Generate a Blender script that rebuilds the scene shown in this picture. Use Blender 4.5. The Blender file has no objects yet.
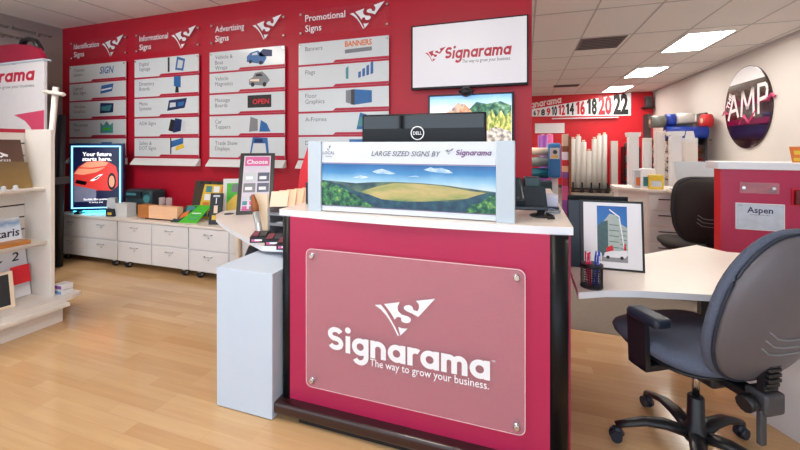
import bpy, bmesh, math, random
from mathutils import Vector, Matrix
random.seed(7)
S = bpy.context.scene
COL = S.collection
PI = math.pi
# ------------------------------------------------------------------ camera
H = 1.40; F = 375.0; YAW = math.radians(18.4); HOR = 145.0
cam_d = bpy.data.cameras.new('camera'); cam = bpy.data.objects.new('camera', cam_d); COL.objects.link(cam)
cam.location = (0, 0, H); cam.rotation_euler = (PI/2, 0, YAW)
cam_d.sensor_width = 36; cam_d.lens = F/800*36; cam_d.shift_y = -(225-HOR)/800; cam_d.clip_start = .05
S.camera = cam
S.view_settings.view_transform = 'Standard'; S.view_settings.look = 'None'
S.view_settings.gamma = 1; S.view_settings.use_curve_mapping = False
S.view_settings.exposure = 0.22
try:
    S.cycles.use_denoising = True
    S.cycles.max_bounces = 8; S.cycles.sample_clamp_indirect = 6
    S.cycles.transparent_max_bounces = 8
except Exception: pass
FW = Vector((-math.sin(YAW), math.cos(YAW), 0)); RT = Vector((math.cos(YAW), math.sin(YAW), 0))
def ray(px, py): return FW + RT*((px-400)/F) + Vector((0, 0, -(py-HOR)/F))
def PY(px, py, Y):                      # the point seen at a pixel on the upright plane y = Y
    r = ray(px, py); t = Y/r.y; return Vector((0, 0, H)) + r*t
def PX(px, py, X):
    r = ray(px, py); t = X/r.x; return Vector((0, 0, H)) + r*t
def PZ(px, py, Z):                      # on the level plane z = Z
    r = ray(px, py); t = (Z-H)/r.z; return Vector((0, 0, H)) + r*t
def XY(px, Y): return PY(px, 145, Y).x

# ------------------------------------------------------------------ materials
def lin(c):
    o = []
    for v in c:
        v = v/255.0
        o.append(v/12.92 if v <= .04045 else ((v+.055)/1.055)**2.4)
    return (o[0], o[1], o[2], 1)
_M = {}
def mat(name, rgb, rough=.5, metal=0, noise=.05, scale=12, coat=0, emit=0, bump=0, spec=.5, coords='Object'):
    if name in _M: return _M[name]
    m = bpy.data.materials.new(name); m.use_nodes = True; _M[name] = m
    nt = m.node_tree; b = nt.nodes['Principled BSDF']
    b.inputs['Roughness'].default_value = rough; b.inputs['Metallic'].default_value = metal
    b.inputs['Coat Weight'].default_value = coat; b.inputs['Specular IOR Level'].default_value = spec
    c = lin(rgb)
    tc = nt.nodes.new('ShaderNodeTexCoord'); nz = nt.nodes.new('ShaderNodeTexNoise')
    nz.inputs['Scale'].default_value = scale; nz.inputs['Detail'].default_value = 3
    nt.links.new(tc.outputs[coords], nz.inputs['Vector'])
    mx = nt.nodes.new('ShaderNodeMix'); mx.data_type = 'RGBA'
    mx.inputs['A'].default_value = tuple(v*(1-noise) for v in c[:3])+(1,)
    mx.inputs['B'].default_value = tuple(min(1, v*(1+noise)) for v in c[:3])+(1,)
    nt.links.new(nz.outputs['Fac'], mx.inputs['Factor'])
    nt.links.new(mx.outputs['Result'], b.inputs['Base Color'])
    if emit:
        nt.links.new(mx.outputs['Result'], b.inputs['Emission Color']); b.inputs['Emission Strength'].default_value = emit
    if bump:
        bp = nt.nodes.new('ShaderNodeBump'); bp.inputs['Strength'].default_value = bump; bp.inputs['Distance'].default_value = .01
        nt.links.new(nz.outputs['Fac'], bp.inputs['Height']); nt.links.new(bp.outputs['Normal'], b.inputs['Normal'])
    return m
def ramp_mat(name, stops, z0, z1, rough=.35, emit=0, ns=0, scale=20, axis='Z'):
    """a printed picture whose colour runs with height, ns breaks it up with noise"""
    if name in _M: return _M[name]
    m = bpy.data.materials.new(name); m.use_nodes = True; _M[name] = m
    nt = m.node_tree; b = nt.nodes['Principled BSDF']; b.inputs['Roughness'].default_value = rough
    g = nt.nodes.new('ShaderNodeNewGeometry'); sp = nt.nodes.new('ShaderNodeSeparateXYZ')
    nt.links.new(g.outputs['Position'], sp.inputs[0])
    mr = nt.nodes.new('ShaderNodeMapRange'); mr.inputs['From Min'].default_value = z0; mr.inputs['From Max'].default_value = z1
    nt.links.new(sp.outputs[axis], mr.inputs['Value'])
    fac = mr.outputs['Result']
    if ns:
        nz = nt.nodes.new('ShaderNodeTexNoise'); nz.inputs['Scale'].default_value = scale; nz.inputs['Detail'].default_value = 6
        nt.links.new(g.outputs['Position'], nz.inputs['Vector'])
        ma = nt.nodes.new('ShaderNodeMath'); ma.operation = 'MULTIPLY_ADD'
        nt.links.new(nz.outputs['Fac'], ma.inputs[0]); ma.inputs[1].default_value = ns
        sb = nt.nodes.new('ShaderNodeMath'); sb.operation = 'SUBTRACT'; nt.links.new(fac, sb.inputs[0]); sb.inputs[1].default_value = ns/2
        nt.links.new(sb.outputs[0], ma.inputs[2]); fac = ma.outputs[0]
    cr = nt.nodes.new('ShaderNodeValToRGB'); el = cr.color_ramp.elements
    while len(el) < len(stops): el.new(.5)
    for e, (p, c) in zip(el, stops): e.position = p; e.color = lin(c)
    nt.links.new(fac, cr.inputs['Fac']); nt.links.new(cr.outputs['Color'], b.inputs['Base Color'])
    if emit:
        nt.links.new(cr.outputs['Color'], b.inputs['Emission Color']); b.inputs['Emission Strength'].default_value = emit
    return m

def mottle(name, cols, scale, emit=0, rough=.35, detail=6, stretch=(1, 1, 1)):
    if name in _M: return _M[name]
    m = bpy.data.materials.new(name); m.use_nodes = True; _M[name] = m
    nt = m.node_tree; b = nt.nodes['Principled BSDF']; b.inputs['Roughness'].default_value = rough
    tc = nt.nodes.new('ShaderNodeTexCoord'); mp = nt.nodes.new('ShaderNodeMapping'); mp.inputs['Scale'].default_value = stretch
    nz = nt.nodes.new('ShaderNodeTexNoise'); nz.inputs['Scale'].default_value = scale; nz.inputs['Detail'].default_value = detail
    nt.links.new(tc.outputs['Object'], mp.inputs['Vector']); nt.links.new(mp.outputs['Vector'], nz.inputs['Vector'])
    cr = nt.nodes.new('ShaderNodeValToRGB'); el = cr.color_ramp.elements
    while len(el) < len(cols): el.new(.5)
    for i, c in enumerate(cols): el[i].position = .3+.42*i/(len(cols)-1); el[i].color = lin(c)
    nt.links.new(nz.outputs['Fac'], cr.inputs['Fac']); nt.links.new(cr.outputs['Color'], b.inputs['Base Color'])
    if emit: nt.links.new(cr.outputs['Color'], b.inputs['Emission Color']); b.inputs['Emission Strength'].default_value = emit
    return m

RED = mat('red_wall_paint', (180, 12, 42), .45, noise=.04, scale=3)
REDC = mat('red_counter_laminate', (178, 32, 80), .38, noise=.03, scale=3)
POST = mat('black_post_laminate', (9, 10, 15), .4, noise=.1, spec=.25)
REDB = mat('bright_red', (214, 22, 40), .45)
REDD = mat('logo_red', (184, 20, 56), .4)
WHITE = mat('white_laminate', (232, 231, 232), .4, noise=.02)
WTOP = mat('white_counter_top', (238, 228, 220), .32, noise=.03, scale=6)
WEDGE = mat('white_edge_band', (232, 234, 242), .35, noise=.02)
WPAINT = mat('white_wall_paint', (210, 204, 200), .7, noise=.03, scale=2, bump=.03)
GREYW = mat('grey_wall_paint', (150, 138, 134), .7, noise=.04, scale=2)
CREAM = mat('cream_gondola_laminate', (232, 224, 216), .45, noise=.03)
BLACK = mat('black_plastic', (24, 25, 30), .4, noise=.1)
BLACKG = mat('black_gloss', (10, 10, 15), .3, noise=.1, spec=.3)
NAVY = mat('dark_navy_plastic', (26, 36, 52), .4, noise=.1)
SKIRT = mat('dark_brown_skirting', (48, 24, 26), .3, noise=.15, coat=.3)
CHROME = mat('chrome', (215, 215, 220), .2, metal=1, noise=.02)
WPRINT = mat('white_print', (240, 240, 246), .5, noise=.01)
GPRINT = mat('grey_print', (105, 108, 118), .5, noise=.02)
KPRINT = mat('black_print', (30, 28, 32), .5, noise=.05)
SILVER = mat('silver_metal', (190, 194, 200), .35, metal=.6, noise=.03)
STRIP = mat('pale_sign_face', (214, 220, 224), .18, noise=.02, scale=4)
LEDGE = mat('clear_frosted_ledge', (226, 226, 226), .2, noise=.03)
BLUE = mat('print_blue', (44, 104, 168), .4, noise=.25, scale=40)
BLUED = mat('print_dark_blue', (24, 44, 92), .4, noise=.3, scale=40)
TEAL = mat('print_teal', (70, 140, 148), .4, noise=.3, scale=40)
GREEN = mat('print_green', (74, 190, 44), .4, noise=.15, scale=30)
YELLOW = mat('print_yellow', (226, 190, 62), .4, noise=.12, scale=30)
ORANGE = mat('print_orange', (222, 120, 52), .4, noise=.15, scale=30)
PEACH = mat('peach_card', (250, 200, 160), .55, noise=.05)
BEIGE = mat('beige_card', (236, 214, 188), .55, noise=.05)
WOOD = mat('light_wood_block', (226, 172, 118), .5, noise=.12, scale=18)
BROWN = mat('brown_wood', (150, 84, 42), .5, noise=.2, scale=18)
PURPLE = mat('purple_vinyl', (140, 70, 160), .35, noise=.1)
PINK = mat('pink_print', (214, 96, 156), .4, noise=.12, scale=40)
GREY = mat('mid_grey_plastic', (128, 130, 136), .45, noise=.06)
DGREY = mat('dark_grey_plastic', (66, 66, 70), .5, noise=.08)
LGREY = mat('light_grey_print', (200, 206, 212), .4, noise=.05)
ALU = mat('brushed_sign_rail', (186, 199, 212), .35, noise=.02)

def wood_floor():
    m = bpy.data.materials.new('maple_strip_floor'); m.use_nodes = True; nt = m.node_tree; b = nt.nodes['Principled BSDF']
    tc = nt.nodes.new('ShaderNodeTexCoord')
    br = nt.nodes.new('ShaderNodeTexBrick'); br.offset = .37; br.offset_frequency = 3
    br.inputs['Scale'].default_value = 1; br.inputs['Brick Width'].default_value = .62; br.inputs['Row Height'].default_value = .078
    br.inputs['Mortar Size'].default_value = .0008; br.inputs['Mortar Smooth'].default_value = .3; br.inputs['Bias'].default_value = 0
    br.inputs['Color1'].default_value = lin((208, 172, 128)); br.inputs['Color2'].default_value = lin((195, 155, 110)); br.inputs['Mortar'].default_value = lin((192, 150, 102))
    nt.links.new(tc.outputs['Object'], br.inputs['Vector'])
    mp = nt.nodes.new('ShaderNodeMapping'); mp.inputs['Scale'].default_value = (1.6, 26, 1); nt.links.new(tc.outputs['Object'], mp.inputs['Vector'])
    nz = nt.nodes.new('ShaderNodeTexNoise'); nz.inputs['Scale'].default_value = 1.5; nz.inputs['Detail'].default_value = 5
    nt.links.new(mp.outputs['Vector'], nz.inputs['Vector'])
    mx = nt.nodes.new('ShaderNodeMix'); mx.data_type = 'RGBA'; mx.blend_type = 'OVERLAY'; mx.inputs['Factor'].default_value = .2
    nt.links.new(br.outputs['Color'], mx.inputs['A']); nt.links.new(nz.outputs['Color'], mx.inputs['B'])
    hs = nt.nodes.new('ShaderNodeRGBToBW'); nt.links.new(nz.outputs['Color'], hs.inputs[0]); nt.links.new(hs.outputs[0], mx.inputs['B'])
    nt.links.new(mx.outputs['Result'], b.inputs['Base Color']); b.inputs['Roughness'].default_value = .14
    b.inputs['Specular IOR Level'].default_value = .5
    return m
WOODF = wood_floor()
CARPET = mat('grey_carpet', (128, 118, 108), .95, noise=.3, scale=160, bump=.4)
def tile_mat():
    m = mat('ceiling_tile', (238, 234, 230), .85, noise=.04, scale=60, bump=.1); return m
CEIL = tile_mat()
TBAR = mat('ceiling_grid_bar', (190, 186, 184), .5)
FABRIC = mat('blue_grey_fabric', (84, 92, 112), .9, noise=.35, scale=220, bump=.3)
SHELL = mat('chair_shell_plastic', (96, 92, 98), .42, noise=.04)
PIPE = mat('chair_piping', (36, 44, 60), .6)
def acrylic(name, rgb, alpha, rough=.12):
    m = mat(name, rgb, rough, noise=.02); m.node_tree.nodes['Principled BSDF'].inputs['Alpha'].default_value = alpha; return m
FROST = acrylic('frosted_acrylic', (222, 190, 196), .2, .3)
CLEAR = acrylic('clear_acrylic', (225, 230, 232), .18, .08)
HDRG = acrylic('clear_header_acrylic', (214, 120, 130), .04, .08)

# ------------------------------------------------------------------ building helpers
class Fr:
    def __init__(s, o, u=(1, 0, 0), v=(0, 0, 1), n=None):
        s.o = Vector(o); s.u = Vector(u).normalized(); s.v = Vector(v).normalized()
        s.n = Vector(n).normalized() if n else s.u.cross(s.v)
    def P(s, a, b, c=0): return s.o + s.u*a + s.v*b + s.n*c
ID = Fr((0, 0, 0), (1, 0, 0), (0, 1, 0))         # ordinary axes
WM = {}
TXT = {}
def _strip(pts, t):
    L, Rr = [], []
    for i, p in enumerate(pts):
        a = pts[max(i-1, 0)]; b = pts[min(i+1, len(pts)-1)]; d = math.hypot(b[0]-a[0], b[1]-a[1]); nx, ny = -(b[1]-a[1])/d*t/2, (b[0]-a[0])/d*t/2
        L.append((p[0]+nx, p[1]+ny)); Rr.append((p[0]-nx, p[1]-ny))
    return [[L[i], L[i+1], Rr[i+1], Rr[i]] for i in range(len(pts)-1)]
def _arc(cx, cy, r, a0, a1, n=14, sx=1): return [(cx+sx*r*math.cos(math.radians(a0+(a1-a0)*i/n)), cy+r*math.sin(math.radians(a0+(a1-a0)*i/n))) for i in range(n+1)]
def name_lettering(shear):
    """the rounded heavy lettering of the shop name, drawn stroke by stroke, x height 1"""
    T = .29; ring = _arc(.5, .5, .355, 0, 360, 28)
    G = {'S': (1.02, [_arc(.5, 1.0, .265, 25, 270, 18, 1.3)+_arc(.5, .47, .265, 90, -155, 18, 1.3)[1:]]),
         'i': (.3, [[(.15, 0), (.15, 1)], None]), 'a': (1.0, [ring, [(.855, 0), (.855, 1)]]),
         'g': (1.0, [ring, [(.855, 1), (.855, -.05)]+_arc(.5, -.05, .355, 0, -150)[1:]]),
         'n': (.92, [[(.15, 0), (.15, 1)], _arc(.46, .545, .31, 180, 0)+[(.77, 0)]]),
         'r': (.62, [[(.15, 0), (.15, 1)], _arc(.46, .545, .31, 180, 55)]),
         'm': (1.36, [[(.15, 0), (.15, 1)], _arc(.415, .59, .265, 180, 0)+[(.68, 0)], _arc(.945, .59, .265, 180, 0)+[(1.21, 0)]])}
    x = 0; vs = []; fs = []
    for ch in 'Signarama':
        w, st = G[ch]
        for si, p in enumerate(st):
            quads = _strip(p, T) if p else [_arc(.15, 1.34, .18, 0, 330, 11)]
            for q in quads:
                fs.append(tuple(range(len(vs), len(vs)+len(q)))); vs += [Vector(((x+a+shear*b)*.5, b*.5, .00012*si)) for a, b in q]
        x += w+.1
    return vs, fs
def text_data(body, bold, shear, space):
    k = (body, bold, shear, space)
    if k in TXT: return TXT[k]
    if body == 'Signarama': TXT[k] = name_lettering(shear); return TXT[k]
    cu = bpy.data.curves.new('lettering_source', 'FONT'); cu.body = body; cu.size = 1; cu.offset = bold; cu.shear = shear
    cu.space_character = space; cu.resolution_u = 2; cu.fill_mode = 'FRONT'
    o = bpy.data.objects.new('lettering_source', cu); COL.objects.link(o)
    bpy.context.view_layer.update()
    dg = bpy.context.evaluated_depsgraph_get()
    me = bpy.data.meshes.new_from_object(o.evaluated_get(dg))
    vs = [v.co.copy() for v in me.vertices]; fs = [tuple(p.vertices) for p in me.polygons]
    bpy.data.meshes.remove(me); bpy.data.objects.remove(o); bpy.data.curves.remove(cu)
    TXT[k] = (vs, fs); return TXT[k]
class MB:
    def __init__(s): s.bm = bmesh.new(); s.mats = []
    def mi(s, m):
        if m not in s.mats: s.mats.append(m)
        return s.mats.index(m)
    def _f(s, vs, m, smooth=False):
        try: f = s.bm.faces.new(vs)
        except ValueError: return None
        f.material_index = s.mi(m); f.smooth = smooth; return f
    def poly(s, pts, m): return s._f([s.bm.verts.new(p) for p in pts], m)
    def box(s, a, b, m, fr=ID, bev=0, seg=2):
        a, b = [min(x, y) for x, y in zip(a, b)], [max(x, y) for x, y in zip(a, b)]
        c = [s.bm.verts.new(fr.P(x, y, z)) for z in (a[2], b[2]) for y in (a[1], b[1]) for x in (a[0], b[0])]
        fs = [s._f([c[i] for i in q], m) for q in ((0, 2, 3, 1), (4, 5, 7, 6), (0, 1, 5, 4), (2, 6, 7, 3), (0, 4, 6, 2), (1, 3, 7, 5))]
        if bev:
            es = list({e for f in fs for e in f.edges})
            r = bmesh.ops.bevel(s.bm, geom=es, offset=bev, segments=seg, profile=.6, affect='EDGES', clamp_overlap=True)
            for f in r['faces']: f.material_index = s.mi(m); f.smooth = True
        return s
    def prism(s, pts, c0, c1, m, fr=ID, bev=0, side=None, smooth=False):
        lo = [s.bm.verts.new(fr.P(p[0], p[1], c0)) for p in pts]; hi = [s.bm.verts.new(fr.P(p[0], p[1], c1)) for p in pts]
        s._f(lo[::-1], m); t = s._f(hi, m); n = len(pts)
        for i in range(n): s._f([lo[i], lo[(i+1) % n], hi[(i+1) % n], hi[i]], side or m, smooth)
        return s
    def cyl(s, p0, p1, r0, m, r1=None, seg=16, caps=True):
        p0 = Vector(p0); p1 = Vector(p1); r1 = r0 if r1 is None else r1
        d = (p1-p0).normalized(); a = d.orthogonal().normalized(); b = d.cross(a)
        R = []
        for p, r in ((p0, r0), (p1, r1)):
            R.append([s.bm.verts.new(p+(a*math.cos(t)+b*math.sin(t))*max(r, 1e-4)) for t in [2*PI*i/seg for i in range(seg)]])
        for i in range(seg): s._f([R[0][i], R[0][(i+1) % seg], R[1][(i+1) % seg], R[1][i]], m, True)
        if caps: s._f(R[0][::-1], m); s._f(R[1], m)
        return s
    def tube(s, pts, r, m, seg=8, sy=1.0, up=None):
        pts = [Vector(p) for p in pts]; rs = r if isinstance(r, (list, tuple)) else [r]*len(pts)
        rings = []
        for i, p in enumerate(pts):
            d = (pts[min(i+1, len(pts)-1)]-pts[max(i-1, 0)]).normalized()
            ref = Vector(up) if up else (Vector((0, 0, 1)) if abs(d.z) < .9 else Vector((1, 0, 0)))
            a = d.cross(ref).normalized(); b = a.cross(d)
            rings.append([s.bm.verts.new(p+a*math.cos(t)*rs[i]+b*math.sin(t)*rs[i]*sy) for t in [2*PI*k/seg for k in range(seg)]])
        for A, B in zip(rings, rings[1:]):
            for k in range(seg): s._f([A[k], A[(k+1) % seg], B[(k+1) % seg], B[k]], m, True)
        s._f(rings[0][::-1], m); s._f(rings[-1], m); return s
    def lathe(s, prof, m, o=(0, 0, 0), seg=24):
        o = Vector(o); R = []
        for r, z in prof: R.append([s.bm.verts.new(o+Vector((max(r, 1e-4)*math.cos(t), max(r, 1e-4)*math.sin(t), z))) for t in [2*PI*i/seg for i in range(seg)]])
        for A, B in zip(R, R[1:]):
            for i in range(seg): s._f([A[i], A[(i+1) % seg], B[(i+1) % seg], B[i]], m, True)
        s._f(R[0][::-1], m); s._f(R[-1], m); return s
    def text(s, body, fr, a, b, size, m, bold=0, shear=0, align='L', width=None, c=.0006, space=1, rot=0):
        vs, fs = text_data(body, bold, shear, space)
        if not vs: return s
        x0 = min(v.x for v in vs); x1 = max(v.x for v in vs)
        k = size if width is None else width/(x1-x0)
        ky = size
        off = {'L': -x0, 'C': -(x0+x1)/2, 'R': -x1}[align]
        cr, sr = math.cos(rot), math.sin(rot)
        bv = []
        for v in vs:
            X = (v.x+off)*k; Y = v.y*ky
            bv.append(s.bm.verts.new(fr.P(a+X*cr-Y*sr, b+X*sr+Y*cr, c+v.z)))
        for f in fs: s._f([bv[i] for i in f], m)
        return s
    def done(s, name, parent=None, local=False, mod=None):
        s.bm.normal_update()
        bmesh.ops.recalc_face_normals(s.bm, faces=[f for f in s.bm.faces])
        me = bpy.data.meshes.new(name); o = bpy.data.objects.new(name, me); COL.objects.link(o)
        if parent is None:
            vs = [v.co for v in s.bm.verts]
            org = Vector(((min(v.x for v in vs)+max(v.x for v in vs))/2, (min(v.y for v in vs)+max(v.y for v in vs))/2, min(v.z for v in vs)))
            if not local:
                for v in s.bm.verts: v.co -= org
                o.location = org; WM[o] = Matrix.Translation(org)
            else: WM[o] = Matrix()
        else:
            W = WM[parent]
            if not local:
                I = W.inverted()
                for v in s.bm.verts: v.co = I @ v.co
            o.parent = parent; WM[o] = W
        s.bm.to_mesh(me); s.bm.free()
        for m in s.mats: me.materials.append(m)
        return o
def tag(o, label, cat, group=None, kind=None):
    o['label'] = label; o['category'] = cat
    if group: o['group'] = group
    if kind: o['kind'] = kind
    return o
def thing(name, label, cat, loc, rotz=0, group=None):
    o = bpy.data.objects.new(name, None); COL.objects.link(o); o.empty_display_size = .05
    o.location = loc; o.rotation_euler = (0, 0, rotz); WM[o] = Matrix.Translation(Vector(loc)) @ Matrix.Rotation(rotz, 4, 'Z')
    return tag(o, label, cat, group)
def struct(mb, name, parent=None):
    o = mb.done(name, parent)
    if parent is None: o['kind'] = 'structure'
    return o
def rrect(x0, x1, y0, y1, r, n=5):
    out = []
    for cx, cy, a0 in ((x1-r, y1-r, 0), (x0+r, y1-r, 90), (x0+r, y0+r, 180), (x1-r, y0+r, 270)):
        for i in range(n+1):
            a = math.radians(a0+90*i/n); out.append((cx+r*math.cos(a), cy+r*math.sin(a)))
    return out
def arc(cx, cy, r, a0, a1, n): return [(cx+r*math.cos(math.radians(a0+(a1-a0)*i/n)), cy+r*math.sin(math.radians(a0+(a1-a0)*i/n))) for i in range(n+1)]
# the arrow shaped emblem, in units where it spans 0..1 across
_E = [[(180, 180), (225, 178), (262, 225), (300, 290), (330, 345), (357, 403), (345, 403), (310, 330), (270, 265), (225, 215)],
      [(247, 173), (360, 160), (345, 195), (350, 225), (375, 250), (420, 263), (441, 278), (443, 292), (432, 308), (410, 313), (382, 305), (370, 290), (372, 275), (350, 266), (335, 272), (326, 288), (300, 245), (275, 210)],
      [(478, 150), (618, 135), (495, 268), (455, 245), (410, 225), (392, 210), (390, 198), (400, 185), (430, 180), (452, 192), (462, 218), (490, 226), (502, 200), (498, 175)],
      [(350, 340), (380, 350), (418, 352), (365, 403)]]
def _emb():
    out = []; A = PY(350+180/7.25, 280+180/7.25, 1.64); W = PY(350+618/7.25, 280+135/7.25, 1.64).x-A.x
    for pl in _E:
        q = []
        for x, y in pl:
            p = PY(350+x/7.25, 280+y/7.25, 1.64); q.append(((p.x-A.x)/W, (p.z-A.z)/W))
        out.append(q)
    return out
EMB = _emb()
def emblem(mb, fr, a, b, w, m, c=.0006, shear=0):
    for pl in EMB: mb.poly([fr.P(a+(x+shear*y)*w, b+y*w, c) for x, y in pl], m)

# ------------------------------------------------------------------ the room
ZC = 3.04; XL = -6.19; XR = 3.73; YS = 3.52; YB = 13.35; YF = -2.6; XI = -3.6
mb = MB(); mb.box((XL-.1, YF-.1, -.1), (XR+.1, 3.12, 0), WOODF); o = struct(mb, 'floor')
o = None
mb = MB(); mb.prism([(-.1, 3.12), (XR+.1, 3.12), (XR+.1, YB+.1), (XI-.1, YB+.1), (XI-.1, YS+.1), (-.1, YS+.1)], -.1, .002, CARPET); struct(mb, 'floor_carpet')
mb = MB(); mb.box((XL-.1, 3.12, -.1), (-.1, YS+.1, 0), WOODF); struct(mb, 'floor_strip')
mb = MB(); mb.box((XL-.1, YF-.1, ZC), (XR+.1, YB+.1, ZC+.1), CEIL); ceil = struct(mb, 'ceiling')
mb = MB()
x = XR-.4
xs = []
k = -.30
gx = [2.22-.7*i for i in range(-2, 13)]
for x in gx: 
    if XL < x < XR: mb.box((x-.010, YF, ZC-.004), (x+.010, YS if x < 0 else YB, ZC+.001), TBAR)
gy = [5.05+1.28*i for i in range(-6, 8)]
for y in gy:
    if YF < y < YB: mb.box((XL if y < YS else .0, y-.010, ZC-.004), (XR, y+.010, ZC+.001), TBAR)
mb.done('ceiling_grid', ceil)
mb = MB(); mb.box((XL-.1, YF, 0), (XL, YS+.1, ZC), GREYW); struct(mb, 'wall_left')
mb = MB(); mb.box((XL, YS, 0), (.06, YS+.1, ZC), RED); struct(mb, 'wall_red')
mb = MB(); mb.box((XI-.1, YS+.1, 0), (XI, YB, ZC), WPAINT); struct(mb, 'wall_inner')
mb = MB(); mb.box((XI-.1, YB, 0), (XR+.1, YB+.1, ZC), REDB); struct(mb, 'wall_back')
mb = MB(); mb.box((XR, YF, 0), (XR+.1, YB, ZC), WPAINT); struct(mb, 'wall_right')
mb = MB(); mb.box((XR-.02, YF, ZC-.035), (XR, YB, ZC), TBAR); struct(mb, 'trim_1')
mb = MB(); mb.box((XI, YB-.015, 0), (XR, YB, .1), DGREY); struct(mb, 'baseboard_back')
# shop front behind the camera: sill wall, lintel and slim mullions, open to the daylight
mb = MB(); mb.box((XL-.1, YF-.1, 0), (XR+.1, YF, .25), WPAINT); mb.box((XL-.1, YF-.1, 2.85), (XR+.1, YF, ZC), WPAINT); struct(mb, 'wall_front')
for i in range(6):
    x = XL+.05+i*(XR-XL-.1)/5
    mb = MB(); mb.box((x-.04, YF-.09, .25), (x+.04, YF-.01, 2.85), DGREY); struct(mb, 'trim_%d' % (i+2))

# lettering on the grey side wall
frl = Fr((XL+.002, 0, 0), (0, 1, 0), (0, 0, 1))
mb = MB(); p = PX(54, 37, XL); fy = p.y
mb.text('the way to make your business grow', frl, fy-.02, 2.87, .075, KPRINT, align='R', shear=.2)
mb.text('with a Signarama', frl, fy-.3, 2.76, .075, KPRINT, align='R', shear=.2)
o = mb.done('wall_lettering'); tag(o, 'dark two-line lettering high on the grey side wall', 'lettering')

# ceiling lights and vents
EMIT = mat('light_diffuser', (255, 248, 236), .6, emit=19.0, noise=.01)
def ceiling_light(x, y, label, emit=None):
    t = thing('ceiling_light', label, 'ceiling light', (x, y, ZC-.022), 0, 'ceiling light panels')
    mb = MB()
    for a, b in (((-.3, -.6), (-.28, .6)), ((.28, -.6), (.3, .6)), ((-.28, -.6), (.28, -.58)), ((-.28, .58), (.28, .6))):
        mb.box((x+a[0], y+a[1], ZC-.016), (x+b[0], y+b[1], ZC-.0005), WHITE)
    mb.done('frame', t)
    mb = MB(); mb.box((x-.28, y-.58, ZC-.012), (x+.28, y+.58, ZC-.003), EMIT); mb.done('diffuser', t)
for x, y, l in ((2.56, 7.13, 'lit ceiling panel above the round wall sign, largest in view'),
                (2.56, 9.75, 'lit ceiling panel second along the row towards the red back wall'),
                (2.56, 12.4, 'lit ceiling panel closest to the number banner'),
                (-.4, 5.6, 'unseen ceiling panel added to light the workshop behind the red sign wall'), (-2.4, 6.6, 'unseen ceiling panel added for light deep in the workshop, hidden by the red sign wall'), (-.4, 8.2, 'unseen ceiling panel added for light in the workshop behind the television wall'), (-1.6, 10.8, 'unseen ceiling panel added for light at the far end of the workshop'),  # four unseen panels added behind the wall to brighten the back area and ceiling
                (2.56, 3.9, 'lit ceiling panel above the black chair, out of view overhead'),
                (-4.3, 1.3, 'unseen ceiling panel added for light overhead above the slatwall stand'),  # out of view, added to brighten the left signs and ceiling
                (-1.0, .7, 'unseen ceiling panel added for light overhead in front of the counter')):  # out of view, added as extra light for the front of the room
    ceiling_light(x, y, l)
VENT = mat('vent_grey', (120, 112, 112), .6)
for q, l in (((575, 50, 628, 35), 'grey ceiling air vent nearer the camera, beside the large light panel'), ((553, 87, 580, 84), 'small grey ceiling air vent above the number banner')):
    a = PZ(q[0], q[1], ZC); b = PZ(q[2], q[3], ZC)
    x0 = min(a.x, b.x); x1 = max(a.x, b.x); y1 = a.y; y0 = b.y
    t = thing('ceiling_vent', l, 'vent', ((x0+x1)/2, (y0+y1)/2, ZC-.03), 0, 'ceiling vents')
    mb = MB(); mb.box((x0, y0, ZC-.012), (x1, y1, ZC-.0005), VENT); mb.done('frame', t)
    mb = MB()
    n = 7
    for i in range(n):
        y = y0+(y1-y0)*(i+.5)/n
        mb.box((x0+.03, y-.012, ZC-.02), (x1-.03, y+.012, ZC-.011), DGREY)
    mb.done('louvre', t)

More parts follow.
